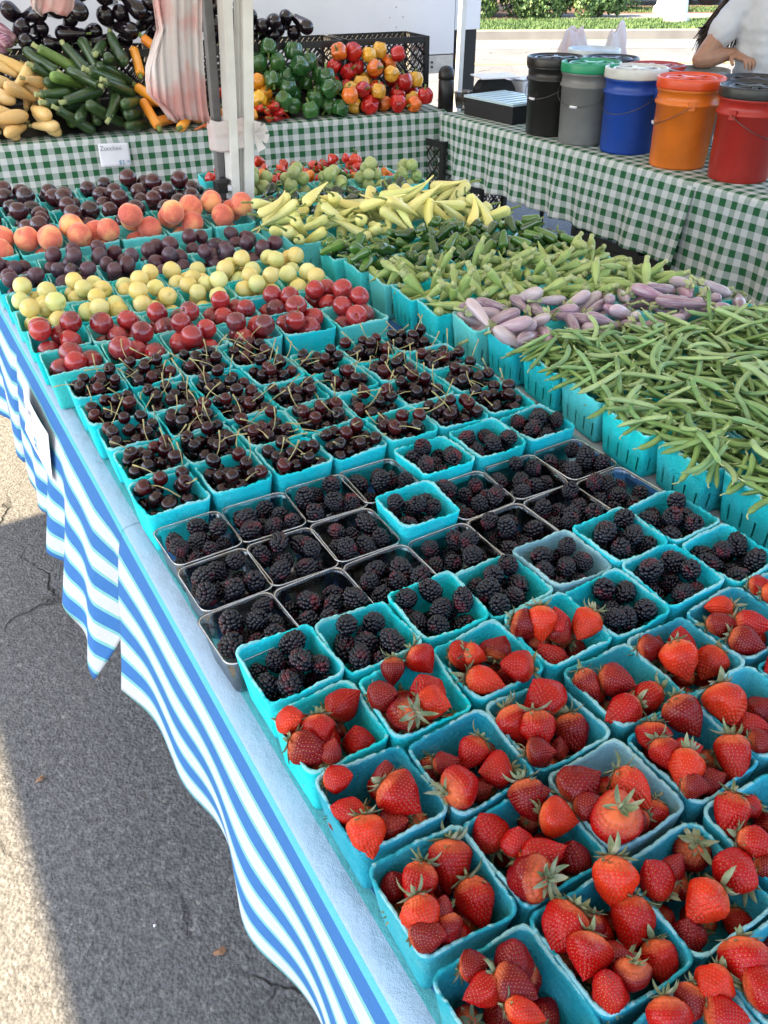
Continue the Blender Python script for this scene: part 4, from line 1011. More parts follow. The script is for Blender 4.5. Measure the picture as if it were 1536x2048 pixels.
PX, PY_ = .115, .1195; RIMZ = .7445 + .083
PLUMB = [basket_mesh('pulp_basket', .0655, .0540, .090, k + 60, rc=.012, wob=.001) for k in range(3)]
hmA = HM(-.10, -.30, .90, 3.2, .002, .7445)
def content(n, j):
    if n <= 2: return 'straw'
    if n == 3: return 'straw' if j <= 3 else 'black'
    if n <= 7: return 'black'
    if n <= 11: return 'cherry'
    return 'cherry' if j <= 3 else None
CLR = {(5, j) for j in range(7)} | {(6, j) for j in range(7) if j != 3} | {(7, j) for j in range(4)}
MEAS = {(0, 0): (846, 1957), (0, 1): (1045, 1840), (0, 2): (1205, 1750), (1, 0): (722, 1738), (1, 1): (909, 1648), (1, 2): (1076, 1562), (1, 3): (1235, 1475), (1, 4): (1366, 1395),
        (2, 0): (618, 1569), (2, 1): (798, 1497), (2, 2): (955, 1420), (2, 3): (1114, 1348), (2, 4): (1238, 1287), (2, 5): (1360, 1222), (3, 0): (525, 1417), (3, 1): (700, 1367), (3, 2): (853, 1300), (3, 3): (990, 1243),
        (3, 4): (1115, 1190), (3, 5): (1225, 1136), (3, 6): (1337, 1100), (4, 0): (461, 1300), (4, 1): (624, 1257), (4, 2): (761, 1198), (4, 3): (897, 1158), (4, 4): (1011, 1104), (4, 5): (1127, 1064), (4, 6): (1236, 1024),
        (5, 0): (384, 1226), (5, 1): (538, 1177), (5, 2): (679, 1134), (5, 3): (812, 1095), (5, 4): (919, 1050), (5, 5): (1029, 1012), (5, 6): (1134, 979), (6, 0): (351, 1130), (6, 1): (491, 1092), (6, 2): (618, 1056), (6, 3): (737, 1001), (6, 4): (857, 984), (6, 5): (950, 940), (6, 6): (1055, 920),
        (7, 0): (310, 1060), (7, 1): (445, 1017), (7, 2): (573, 982), (7, 3): (683, 962), (7, 4): (788, 912), (7, 5): (895, 877), (7, 6): (996, 842), (8, 0): (248, 974), (8, 1): (383, 935), (9, 0): (226, 910), (10, 0): (194, 853), (10, 1): (314, 828), (11, 0): (153, 814), (11, 1): (269, 787)}
BK = {}
ROWN = {}
def rowname(kind, n):
    L_ = ROWN.setdefault(kind, []); 
    if n not in L_: L_.append(n)
    return ORD[L_.index(n)]
KN = {'straw': 'strawberry', 'black': 'blackberry', 'cherry': 'cherry', 'redplum': 'red plum', 'yellow': 'yellow plum', 'prune': 'purple plum'}
rb = random.Random(11)
for n_ in range(-1, 13):
    for j in range(7):
        kind = content(n_, j)
        if not kind: continue
        cx, cy = j * PX + .0575, (n_ - .5) * PY_
        if n_ >= 9: cy -= .005 * j * min(1, (n_ - 8) / 4)
        if (n_, j) in MEAS:
            q = at(*MEAS[(n_, j)], z=.825); dx = q.x - j * PX; dy = q.y - n_ * PY_
            cl = lambda v: max(-.008, min(.008, v)) * .8
            cx += cl(dx); cy += cl(dy)
        ang = rb.uniform(-.045, .045)
        clear = (n_, j) in CLR
        rn = rowname(kind, n_)
        place = f"{ORD[j]} basket of {rn} {KN[kind]} row"
        if clear: me = CLEAR[rb.randrange(2)]; hh = .068; colr = (1, 1, 1); nm = 'clear_punnet'
        else:
            me = PINT[rb.randrange(5)]; hh = .083; nm = 'pulp_basket'
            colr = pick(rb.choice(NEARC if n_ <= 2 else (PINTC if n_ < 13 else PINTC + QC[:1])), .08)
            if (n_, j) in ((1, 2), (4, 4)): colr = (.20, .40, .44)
        lift = rb.uniform(0, .006) if not clear else 0
        lift = {(3, 0): 0, (4, 0): .004}.get((n_, j), lift)
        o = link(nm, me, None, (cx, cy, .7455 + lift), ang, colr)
        if rb.random() < .5: o.rotation_euler.z += math.pi / 2 * rb.randrange(4)
        o.rotation_euler.x = rb.uniform(-.02, .02); o.rotation_euler.y = rb.uniform(-.02, .02)
        if clear: rim_ = link('rim', RIMME, o)
        cn = {'straw': 'strawberries', 'black': 'blackberries', 'cherry': 'dark cherries', 'redplum': 'red plums', 'yellow': 'yellow plums', 'prune': 'purple plums'}[kind]
        tag(o, f"{'clear plastic punnet' if clear else 'turquoise pulp basket'} of {cn}, {ORD[j]} from cloth edge, {rn} {KN[kind]} row", 'punnet' if clear else 'basket', 'fruit baskets on the striped table')
        hw = .0555; z_ = .7455 + lift + hh - .0015
        hmA.wall(cx, cy, ang, hw, z_)
        # floor level inside
        BK[(n_, j)] = (cx, cy, ang, hw, .749 + lift, z_, place, kind)
def raise_floor(hm, b, z):
    cx, cy, a, hw = b[:4]; r_ = hw * .93
    xs_ = np.arange(-r_, r_, hm.res * .6); c, s_ = math.cos(a), math.sin(a)
    U, W_ = np.meshgrid(xs_, xs_); I = np.round((cx + U * c - W_ * s_ - hm.x0) / hm.res).astype(int); J = np.round((cy + U * s_ + W_ * c - hm.y0) / hm.res).astype(int)
    ok = (I >= 0) & (I < hm.nx) & (J >= 0) & (J < hm.ny); I, J = I[ok], J[ok]; hm.H[I, J] = np.maximum(hm.H[I, J], z)
PR = [('redplum', 1.45), ('redplum', 1.59), ('yellow', 1.735), ('yellow', 1.878), ('prune', 2.02), ('prune', 2.152)]
for ri, (kind, yb) in enumerate(PR):
    for j in range(6):
        rn = ORD[ri % 2]; cx = -.022 + .067 + .1325 * j; cy = yb + .0695 - .017 * j; ang = -.07 + rb.uniform(-.03, .03)
        cn = KN[kind] + 's'; place = f"{ORD[j]} basket of {rn} {KN[kind]} row"
        o = link('pulp_basket', PLUMB[rb.randrange(3)], None, (cx, cy, .7455), ang, pick(rb.choice(QC[:2] + PINTC[:1]), .07)); o.rotation_euler.x = rb.uniform(-.015, .015)
        tag(o, f"turquoise pulp basket of {cn}, {ORD[j]} from cloth edge, {rn} {KN[kind]} row", 'basket', 'fruit baskets on the striped table')
        hmA.wall(cx, cy, ang, .063, .833); BK[(100 + ri, j)] = (cx, cy, ang, .0635, .75, .835, place, kind)
def pack(hm, bk, ts, count, sc=(.92, 1.08), tries=14, cols=((.5, .5, .5),), adjs=('ripe',), cat='fruit', noun='fruit', group='', keep=.0, rotf=None, stuff=None, spread=0.0, zmax=None, tf=None, inner=.0):
    cx, cy, ang, hw, z0, z1, place, kind = bk; out = []
    for k in range(count):
        t = random.choice(ts); s_ = random.uniform(*sc); rr = max(t.rad) * s_; best = None
        for _ in range(tries):
            m_ = hw - rr * (1 - spread) - .004 - inner; m_ = max(.004, m_)
            u = random.uniform(-m_, m_); v = random.uniform(-m_, m_)
            x = cx + u * math.cos(ang) - v * math.sin(ang); y = cy + u * math.sin(ang) + v * math.cos(ang)
            rot = rotf() if rotf else anyrot(); z = settle(hm, t, x, y, rot, s_)
            sc_ = z + random.uniform(0, .003)
            if best is None or sc_ < best[0]: best = (sc_, x, y, z, rot, u, v)
        _, x, y, z, rot, u, v = best
        if zmax and z > zmax: continue
        loc = Vector((x, y, z)); commit(hm, t, loc, rot, s_)
        if stuff is not None: stuff.append((loc, rot, s_)); continue
        ci = random.randrange(len(cols)); L2 = tf(loc) if tf else loc
        o = spawn(t, loc if not tf else tf(loc), rot if not tf else tf(rot), pick(cols[ci]), s_)
        reg(o, cat, adjs[ci], noun, place, group, u / hw, v / hw, z)
    return out
# ---- strawberries: (px, py, length in px, direction of the tip in degrees, towards the viewer, colour)
SB = [(567,1449,52,30,.8,'o'),(609,1431,52,60,.5,'d'),(638,1463,58,280,.5,'s'),(690,1413,78,40,.1,'s'),(602,1508,86,-18,.2,'d'),(665,1503,56,75,.3,'d'),(717,1476,64,100,.4,'s'),
(781,1363,58,270,.3,'d'),(842,1329,62,-50,.2,'s'),(851,1379,64,115,.3,'s'),(747,1401,56,20,.6,'d'),(794,1440,66,200,-.7,'d'),(830,1408,55,0,.5,'d'),(885,1424,66,-5,.4,'o'),
(679,1580,58,20,.4,'s'),(677,1630,66,160,.3,'s'),(729,1678,76,285,.4,'o'),(792,1655,62,30,.6,'d'),(772,1546,60,90,.3,'d'),(803,1594,98,-35,.3,'s'),
(849,1519,62,250,.5,'d'),(894,1530,50,20,.3,'d'),(942,1508,72,235,.3,'s'),(908,1587,70,10,-.6,'s'),(962,1580,56,30,.5,'d'),(988,1543,66,180,.3,'s'),
(928,1310,56,20,.4,'s'),(1000,1295,48,60,-.5,'d'),(973,1363,82,-12,.3,'o'),(1032,1333,64,170,.3,'s'),(950,1311,54,-20,-.3,'o'),
(1032,1261,58,-15,.3,'d'),(1082,1249,68,268,.3,'o'),(1114,1241,58,100,.3,'s'),(1099,1314,76,130,.3,'s'),(1167,1272,64,235,.3,'o'),(1118,1285,52,60,.5,'d'),
(1082,1386,78,120,.2,'s'),(1026,1421,52,70,.4,'d'),(1007,1467,88,300,.3,'s'),(1076,1463,78,280,.3,'s'),(1146,1467,74,285,.4,'d'),(1072,1516,56,10,.4,'d'),(1118,1493,46,90,.3,'d'),
(1169,1379,66,300,.3,'d'),(1234,1364,66,-10,.4,'d'),(1288,1398,94,205,.3,'s'),(1232,1432,76,200,.4,'s'),
(1288,1303,52,0,.3,'d'),(1312,1291,46,80,.4,'d'),(1362,1284,66,100,.3,'s'),(1354,1352,78,285,.4,'o'),(1419,1329,70,230,.3,'o'),
(1433,1215,60,180,.2,'o'),(1423,1259,56,10,.4,'d'),(1507,1249,76,0,.3,'s'),(1484,1291,66,-20,.4,'d'),(1501,1182,42,0,.4,'s'),(1532,1195,48,0,.3,'o'),
(1454,1383,66,100,.3,'s'),(1436,1421,76,280,.5,'o'),(1503,1455,76,0,.4,'s'),(1526,1413,60,40,.3,'d'),(1522,1333,62,200,.3,'s'),(1518,1508,54,0,.3,'d'),
(1366,1448,82,300,.4,'d'),(1309,1482,60,270,.4,'s'),(1305,1526,66,290,.4,'s'),(1375,1500,56,20,.3,'s'),(1370,1543,74,250,.5,'o'),(1463,1528,86,265,.4,'s'),(1419,1566,62,30,.4,'d'),(1366,1604,52,0,.4,'d'),
(1164,1568,86,40,.3,'d'),(1267,1581,116,310,.4,'o'),(1216,1672,84,270,-.65,'s'),(1167,1623,64,20,.5,'d'),(1269,1644,56,200,.2,'d'),
(1049,1630,76,290,.4,'d'),(1070,1588,62,20,.2,'d'),(1122,1634,72,-8,.3,'o'),(1035,1679,56,90,.3,'s'),(1087,1710,96,30,.3,'s'),(1148,1710,78,100,.4,'d'),(1045,1785,76,200,-.75,'d'),(975,1659,84,115,.3,'s'),
(836,1773,88,250,.4,'s'),(899,1732,96,268,.3,'s'),(953,1808,112,290,.4,'s'),(833,1849,86,290,.5,'o'),(905,1881,70,270,.3,'d'),(788,1767,60,100,.4,'d'),(831,1905,70,20,.5,'d'),(885,1816,52,80,.3,'d'),
(1028,1916,78,92,.3,'d'),(946,1957,64,20,.3,'d'),(958,2013,78,190,.4,'s'),(1031,1972,86,-20,.3,'d'),(1051,2025,78,-10,.3,'o'),
(1115,1868,92,230,.4,'s'),(1150,1930,80,250,.5,'s'),(1206,1983,84,110,.4,'s'),(1185,1862,54,270,.2,'d'),(1265,1843,96,250,.4,'s'),(1237,1920,76,0,.3,'d'),(1324,1916,82,285,.4,'s'),(1262,1962,56,270,-.2,'d'),
(1220,1756,98,270,.3,'o'),(1310,1752,88,120,.3,'s'),(1373,1683,76,270,-.6,'d'),(1460,1759,92,140,.3,'s'),(1408,1808,92,215,.3,'o'),(1377,1864,76,100,.4,'d'),(1349,1731,52,70,.3,'d'),
(1460,1634,88,250,.3,'s'),(1502,1697,76,-10,.4,'s'),(1492,1613,54,180,.3,'s'),(1523,1745,62,0,.4,'d'),
(1471,1913,90,275,.5,'s'),(1520,1864,86,200,.4,'d'),(1500,2000,86,20,.3,'s'),(1419,1972,76,215,.5,'o'),(1454,2032,80,0,.3,'s'),
(1310,2010,84,275,.4,'s'),(1366,1997,74,240,.4,'d')]
SC = {'s': (.33, .0035, .003), 'o': (.50, .022, .005), 'd': (.15, .002, .004)}
SADJ = {'s': 'bright red', 'o': 'orange-red', 'd': 'dark red'}
def whichA(x, y):
    j = min(6, max(0, int(x / PX))); n_ = int(math.floor(y / PY_)) + 1; return n_, j
random.seed(5)
SG = 'strawberries in the turquoise baskets'
for key, bk in BK.items():
    if bk[7] == 'straw':
        raise_floor(hmA, bk, .768)
        pack(hmA, bk, STR, 7, (.80, .98), 50, [SC['d'], SC['s']], ['dark red', 'bright red'], 'strawberry', 'strawberry', SG, rotf=anyrot, zmax=bk[5] - .022)
SB.sort(key=lambda q: {'d': 0, 's': 1, 'o': 2}[q[5]])
for (px_, py_, ln_, an, tow, cc) in SB:
    d = ray(px_, py_).normalized(); pd = pxpm(at(px_, py_, z=.81)); L_ = ln_ / pd
    sc_ = 1.05 * max(.74, min(1.22, (L_ / .042) * (1.0 if tow > -.5 else 1.12) / max(.75, math.cos(abs(tow)) ** .6)))
    t = STR[(int(px_) * 7 + int(py_)) % len(STR)]
    dr = (cr * math.cos(R(an)) + cu * math.sin(R(an))) * math.sqrt(1 - tow * tow) - cf * tow
    yv = dr.cross(Vector((.13, .3, 1))).normalized(); zv = dr.cross(yv)
    rot = Matrix((dr, yv, zv)).transposed() @ Matrix.Rotation(random.uniform(0, 6.28), 3, 'X')
    p = at(px_, py_, z=RIMZ - .010); n_, j = whichA(p.x, p.y); b = BK.get((n_, j)) or BK[(2, j)]
    if b[7] != 'straw': b = BK[(min(n_, 2 if j > 3 else 3), j)]
    best = min((q for kq, q in BK.items() if q[7] == 'straw'), key=lambda q: max(abs(q[0] - p.x), abs(q[1] - p.y))); b = best
    rr = max(t.rad) * sc_; lim = b[3] - rr * .80 - .003
    zc = RIMZ - .008
    for _ in range(3):
        p = at(px_, py_, z=zc); x = b[0] + max(-lim, min(lim, p.x - b[0])); y = b[1] + max(-lim, min(lim, p.y - b[1]))
        z = settle(hmA, t, x, y, rot, sc_, .74); z = max(b[5] - (.026 if cc == 'd' else .016), min(z, b[5] + .012)); zc = z
    p = Vector((x, y, z)); commit(hmA, t, p, rot, sc_)
    o = spawn(t, p, rot, pick(SC[cc], .10), (sc_, sc_ * random.uniform(.90, 1.12), sc_ * random.uniform(.88, 1.06)))
    reg(o, 'strawberry', SADJ[cc], 'strawberry', b[6], SG, (p.x - b[0]) / b[3], (p.y - b[1]) / b[3], p.z)
# ---- blackberries
st = []
blk = [(k, b) for k, b in BK.items() if b[7] == 'black']
for key, bk in blk:
    clear = key in CLR
    raise_floor(hmA, bk, .760 if clear else .764)
    pack(hmA, bk, [BLKLO], 6, (1.1, 1.25), 24, stuff=st)
    pack(hmA, bk, BLK, 9, (1.10, 1.34), 30, [(1, 1, 1)], ['glossy'], 'blackberry', 'blackberry', 'blackberries in the baskets', zmax=bk[5] + .007)
mergestuff('blackberries', BLKLO, st, (1, 1, 1), 'blackberries lying below the top layer in the baskets', 'blackberries')
# ---- cherries
st = []; chb = [(k, b) for k, b in BK.items() if b[7] == 'cherry']
CHC = [(.018, .002, .003), (.055, .004, .005), (.010, .0015, .003), (.024, .002, .004)]
def cherrot():
    a = random.uniform(0, 6.28); e = random.uniform(-.3, 1.2)       # stem end (-x) upward or sideways
    return rotm(a, -e, random.uniform(0, 6.28))
for key, bk in chb:
    raise_floor(hmA, bk, .787)
    pack(hmA, bk, [CHELO], 16, (1.0, 1.15), 12, stuff=st)
    pack(hmA, bk, CHE, 9 if len(chb) > 30 else 10, (1.03, 1.2), 14, CHC, ['dark', 'reddish', 'near-black', 'dark'], 'cherry', 'cherry', 'dark cherries in the baskets', rotf=cherrot, zmax=bk[5] + .019)
mergestuff('cherries', CHELO, st, (.016, .002, .003), 'dark cherries lying below the top layer in the baskets', 'cherries')
# ---- plums
for key, bk in BK.items():
    if bk[7] == 'redplum':
        raise_floor(hmA, bk, .762)
        pack(hmA, bk, RPL, 4, (.95, 1.05), 45, [(.20, .006, .010), (.11, .006, .012)], ['red', 'dark'], 'plum', 'red plum', 'red plums', spread=.1, zmax=.868)
        pack(hmA, bk, RPL, 5, (.88, 1.06), 70, [(.30, .008, .010), (.18, .007, .012), (.09, .006, .012)], ['bright', 'red', 'dark'], 'plum', 'red plum', 'red plums', spread=.1, zmax=.868)
    elif bk[7] == 'yellow':
        raise_floor(hmA, bk, .765)
        pack(hmA, bk, YPL, 5, (1.1, 1.2), 35, [(.56, .54, .16), (.60, .48, .13)], ['pale yellow', 'golden'], 'plum', 'yellow plum', 'yellow plums', spread=.1, zmax=.872)
        pack(hmA, bk, YPL, 6, (1.1, 1.28), 60, [(.60, .60, .20), (.66, .52, .14)], ['pale yellow', 'golden'], 'plum', 'yellow plum', 'yellow plums', spread=.1, zmax=.872)
    elif bk[7] == 'prune':
        raise_floor(hmA, bk, .765)
        pack(hmA, bk, PRN, 5, (1.0, 1.15), 30, [(.035, .010, .022), (.05, .012, .018)], ['bluish', 'maroon'], 'plum', 'purple plum', 'purple plums', zmax=.866)
        pack(hmA, bk, PRN, 6, (1.0, 1.18), 60, [(.035, .012, .026), (.055, .012, .018)], ['bluish', 'maroon'], 'plum', 'purple plum', 'purple plums', zmax=.866)
# ---- quart baskets of peaches and black plums
def quart(cx, cy, ang, sx, sy, label, z=.7455, colr=None):
    o = link('pulp_basket', QUART[rb.randrange(4)], None, (cx, cy, z), ang, pick(colr or rb.choice(QC), .07)); o.scale = (sx, sy, 1)
    o.rotation_euler.z = ang + (math.pi if rb.random() < .5 else 0)
    return tag(o, label, 'basket', 'quart baskets of fruit and vegetables')
for k in range(6):
    cx = .012 + .1455 * k; cy = 2.385 - .006 * k; a = -.04; place = f"{ORD[k]} peach basket from cloth edge"
    quart(cx, cy, a, 1.04, 1.04, f"turquoise basket of peaches, {ORD[k]} from the cloth edge")
    hmA.wall(cx, cy, a, .068, .845, .006); bk = (cx, cy, a, .070, .75, .845, place, 'peach')
    raise_floor(hmA, bk, .772)
    pack(hmA, bk, PCH, 4, (.96, 1.0), 60, [(1, 1, 1)], ['rosy'], 'peach', 'peach', 'peaches', spread=.35)
    pack(hmA, bk, PCH, 3, (.92, 1.04), 120, [(1, 1, 1)], ['rosy'], 'peach', 'peach', 'peaches', spread=.5, zmax=.902)
for rw in range(4):
    for k in range(6 if rw < 3 else 5):
        cx = .04 + .142 * k; cy = 2.545 + .143 * rw - .010 * k; a = -.06; place = f"{ORD[k]} basket of {ORD[rw]} black plum row"
        if cx > .76: continue
        quart(cx, cy, a, .99, .99, f"turquoise basket of black plums, {ORD[k]} from cloth edge, {ORD[rw]} black plum row")
        hmA.wall(cx, cy, a, .065, .845, .006); bk = (cx, cy, a, .067, .78, .845, place, 'bp')
        raise_floor(hmA, bk, .765); pack(hmA, bk, BPL, 4, (.95, 1.05), 40, [(.022, .008, .012), (.045, .008, .012)], ['near-black', 'maroon'], 'plum', 'black plum', 'black plums')
        pack(hmA, bk, BPL, 4, (.95, 1.1), 80, [(.022, .008, .012), (.045, .008, .012)], ['near-black', 'maroon'], 'plum', 'black plum', 'black plums', zmax=.885)

# ------------------------------------------------------------------ the vegetable table
hmV = HM(.70, -.35, 1.85, 3.25, .0025, .7455)
VR = [('red pepper', 3.01, 2.87), ('mixed pepper', 2.87, 2.73), ('tomatillo', 2.73, 2.57), ('poblano', 2.57, 2.42), ('poblano', 2.42, 2.28), ('banana pepper', 2.27, 2.13), ('banana pepper', 2.13, 1.985),
      ('jalapeno', 1.93, 1.79), ('jalapeno', 1.79, 1.657), ('okra', 1.657, 1.535), ('okra', 1.535, 1.412), ('okra', 1.412, 1.291), ('small eggplant', 1.291, 1.165), ('small eggplant', 1.165, 1.035),
      ('green bean', 1.03, .885), ('green bean', .885, .738), ('green bean', .738, .593), ('green bean', .593, .448), ('green bean', .448, .303), ('green bean', .303, .158), ('green bean', .158, .013)]
XL = lambda y: float(np.interp(y, [0, .458, .593, .885, 1.187, 1.291, 1.66, 1.93, 1.985, 2.27, 2.5, 3.1], [.885, .881, .86, .90, .905, .866, .86, .84, .81, .80, .93, .83]))
VB = {}; cnt = {}
TILT = math.tan(R(15))
for (kind, ya, yb) in reversed(VR):
    cnt[kind] = cnt.get(kind, 0) + 1; rn = ORD[cnt[kind] - 1]; ym = (ya + yb) / 2; d_ = ya - yb
    dead = .45 if kind == 'green bean' and ym < .3 else 1
    for k in range(5 if not (2.28 < ym < 2.6) else 4):
        cx = XL(ym) + .069 + .1345 * k; cy = ym - (.0 + .1345 * k) * TILT; a = -.13 + rb.uniform(-.02, .02)
        place = f"{ORD[k]} basket of {rn} {kind} row"
        cc = (.015, .50, .52) if (kind == 'green bean' and ym < .62) else None
        quart(cx, cy, a, .97, min(1.03, (d_ - .003) / .137), f"turquoise pulp basket of {kind}s, {ORD[k]} from the blue gap, {rn} {kind} row", colr=cc)
        hmV.wall(cx, cy, a, .0655, .842, .006, min(.0655, d_ / 2 - .003))
        VB[(kind, cnt[kind], k)] = (cx, cy, a, min(.066, d_ / 2), .75, .842, place, kind)
def heap(hm, b, ts, count, yaws, cols, adjs, cat, noun, group, sc=(.9, 1.1), tries=8, up=0.0, upr=(.3, 1.0), jx=1.0, roll=None, stuff=None):
    cx, cy, a, hw = b[:4]; place = b[6]
    for k in range(count):
        t = random.choice(ts); s_ = random.uniform(*sc); best = None
        for _ in range(tries):
            u = random.uniform(-hw, hw) * jx; v = random.uniform(-hw, hw) * jx
            x = cx + u * math.cos(a) - v * math.sin(a); y = cy + u * math.sin(a) + v * math.cos(a)
            yaw = yaws() ; pit = random.uniform(*upr) if random.random() < up else None
            z, rot = lay(hm, t, x, y, yaw, s_, pit, roll)
            sc_ = z - abs(pit or 0) * .01 + random.uniform(0, .006)
            if best is None or sc_ < best[0]: best = (sc_, x, y, z, rot, u, v)
        _, x, y, z, rot, u, v = best; loc = Vector((x, y, z)); commit(hm, t, loc, rot, s_)
        if stuff is not None: stuff.append((t, loc, rot, s_)); continue
        ci = random.randrange(len(cols)); o = spawn(t, loc, rot, pick(cols[ci]), s_); reg(o, cat, adjs[ci], noun, place, group, u / hw, v / hw, z)
anyyaw = lambda: random.uniform(0, 6.28)
random.seed(21)
for key, b in list(VB.items()):
    kind, rn, k = key
    if kind == 'red pepper': raise_floor(hmV, b, .81); pack(hmV, b, HAB, 10, (.95, 1.25), 8, [(.55, .02, .012), (.62, .05, .015)], ['red', 'orange-red'], 'pepper', 'little red pepper', 'small hot peppers')
    elif kind == 'mixed pepper':
        raise_floor(hmV, b, .81)
        if k % 2: heap(hmV, b, CHI, 9, anyyaw, [(.10, .19, .03), (.14, .24, .04)], ['green', 'pale green'], 'pepper', 'thin chili pepper', 'thin green chilies', up=.2)
        pack(hmV, b, HAB, 4 if k % 2 else 9, (.9, 1.15), 8, [(.60, .03, .015), (.75, .22, .02)], ['red', 'orange'], 'pepper', 'little hot pepper', 'small hot peppers')
    elif kind == 'tomatillo': raise_floor(hmV, b, .79); pack(hmV, b, TOM, 9, (.9, 1.1), 10, [(.28, .36, .09), (.36, .42, .13)], ['green', 'pale green'], 'tomatillo', 'tomatillo', 'tomatillos', inner=.004)
    elif kind == 'poblano': raise_floor(hmV, b, .79); heap(hmV, b, POB, 6, anyyaw, [(.012, .035, .014)], ['dark green'], 'pepper', 'poblano pepper', 'poblano peppers', (.72, .85), 14, jx=.7)
    elif kind == 'banana pepper':
        raise_floor(hmV, b, .79)
        heap(hmV, b, BAN, 6, anyyaw, [(.74, .68, .22), (.68, .68, .26)], ['yellow', 'pale yellow'], 'pepper', 'banana pepper', 'banana peppers', jx=.65, up=.12, upr=(.2, .5))
        heap(hmV, b, BAN, 1 + k % 2, anyyaw, [(.76, .70, .25)], ['tilted yellow'], 'pepper', 'banana pepper', 'banana peppers', (.85, .98), jx=.6, up=1, upr=(.25, .60), tries=10)
    elif kind == 'jalapeno':
        raise_floor(hmV, b, .80); heap(hmV, b, JAL, 12, anyyaw, [(.055, .15, .022), (.030, .085, .016), (.09, .19, .03)], ['green', 'dark green', 'light green'], 'pepper', 'jalapeno pepper', 'jalapeno peppers', up=.25, upr=(.2, .8), jx=.8)
    elif kind == 'okra':
        raise_floor(hmV, b, .80)
        heap(hmV, b, OKR, 8, anyyaw, [(.24, .36, .09), (.31, .42, .12)], ['green', 'pale green'], 'okra', 'okra pod', 'okra pods', jx=.75, up=.3, upr=(-.5, .5))
        heap(hmV, b, OKR, 6, anyyaw, [(.26, .38, .10), (.34, .44, .14)], ['green', 'pale green'], 'okra', 'okra pod', 'okra pods', jx=.8, up=.75, upr=(-1.1, 1.1), tries=5)
    elif kind == 'small eggplant':
        raise_floor(hmV, b, .79)
        heap(hmV, b, EGG, 7, anyyaw, [(.34, .17, .25), (.44, .33, .37), (.24, .13, .19)], ['purple', 'pale lilac', 'dusky purple'], 'eggplant', 'small eggplant', 'small striped eggplants', sc=(.80, 1.02), jx=.75, up=.2, upr=(-.7, .6))
# green beans: a deep layer and the pods on top
bb = [b for k, b in VB.items() if k[0] == 'green bean']
for b in bb: raise_floor(hmV, b, .815)
BC = [(.20, .34, .12), (.30, .42, .17), (.13, .25, .08)]
st = []; by_t = {}
for b in bb: heap(hmV, b, BEAN, 36, anyyaw, BC, ['']*3, '', '', '', (.9, 1.1), 5, up=.12, upr=(-.5, .5), jx=.95, stuff=st)
for (t, loc, rot, s_) in st: by_t.setdefault(id(t), [t, []])[1].append((loc, rot, s_))
# one object for the deep layer
V = []; F = []; MI = []; base = 0
for t, ls in by_t.values():
    V0 = np.array([v.co[:] for v in t.me.vertices]); F0 = [tuple(p.vertices) for p in t.me.polygons]; mi = [p.material_index for p in t.me.polygons]
    for (loc, rot, s_) in ls:
        V.append(V0 @ (np.array(rot) * s_).T + np.array(loc)); F += [tuple(i + base for i in f) for f in F0]; MI += mi; base += len(V0)
me = bpy.data.meshes.new('green_beans'); me.from_pydata(np.concatenate(V).tolist(), [], F); me.materials.append(M['bean']); me.materials.append(M['palestem'])
me.polygons.foreach_set('material_index', MI); me.polygons.foreach_set('use_smooth', [True] * len(F)); me.update()
o = link('green_beans', me, color=(.16, .26, .06)); tag(o, 'green beans filling the baskets below the top layer', 'green beans', kind='stuff')
vis = [b for b in bb if 0.0 < b[1] + 0 and b[1] > .02]
per = 300 // len(vis)
for b in vis: heap(hmV, b, BEAN, per, anyyaw, BC, ['medium', 'pale', 'dark'], 'green bean', 'green bean', 'green beans on top of the heap', (.92, 1.15), 3, up=.2, upr=(-.7, .7), jx=1.0)

# ------------------------------------------------------------------ the back table: crates and heaps
def clipseg(c, s_, w_, h_):      # segment of the line x*s + y*... through the rectangle 0..w, 0..h for slope sign s
    pts = []
    for (x, y) in ((0, (c if s_ > 0 else c)), (w_, c + s_ * w_)):
        if 0 <= y <= h_: pts.append((x, y))
    for y in (0, h_):
        x = (y - c) / s_
        if 0 < x < w_: pts.append((x, y))
    return pts[:2] if len(pts) >= 2 else None
def crate_mesh(w_, d_, h_, sp=.034):
    mb = MB(); t = .008
    for x in (-w_ / 2 + .012, w_ / 2 - .012):
        for y in (-d_ / 2 + .012, d_ / 2 - .012): mb.box((x, y, h_ / 2), (.03, .03, h_ - .002))
    for z, hh in ((h_ - .018, .036), (.02, .04)):
        for y in (-d_ / 2 + .004, d_ / 2 - .004): mb.box((0, y, z), (w_, .010, hh))
        for x in (-w_ / 2 + .004, w_ / 2 - .004): mb.box((x, 0, z), (.010, d_, hh))
    h_ = h_ - .012
    def panel(org, ux, W_):
        for sg in (1, -1):
            for c in np.arange(-W_ - h_, W_ + h_, sp * (1 if sg > 0 else 2)):
                q = clipseg(c, sg, W_, h_)
                if q and math.hypot(q[0][0] - q[1][0], q[0][1] - q[1][1]) > .02:
                    a = org + ux * q[0][0] + Vector((0, 0, q[0][1])); b = org + ux * q[1][0] + Vector((0, 0, q[1][1]))
                    mb.tube([a, b], .0045 if sg > 0 else .006, 4, cap=False)
    panel(Vector((-w_ / 2, -d_ / 2 + .006, 0)), Vector((1, 0, 0)), w_); panel(Vector((-w_ / 2, d_ / 2 - .006, 0)), Vector((1, 0, 0)), w_)
    panel(Vector((-w_ / 2 + .006, -d_ / 2, 0)), Vector((0, 1, 0)), d_); panel(Vector((w_ / 2 - .006, -d_ / 2, 0)), Vector((0, 1, 0)), d_)
    mb.box((0, 0, .004), (w_ - .01, d_ - .01, .006))
    return mb.mesh('crate', M['black'], False)
CR = crate_mesh(.53, .35, .355)
CG = 'black plastic crates'
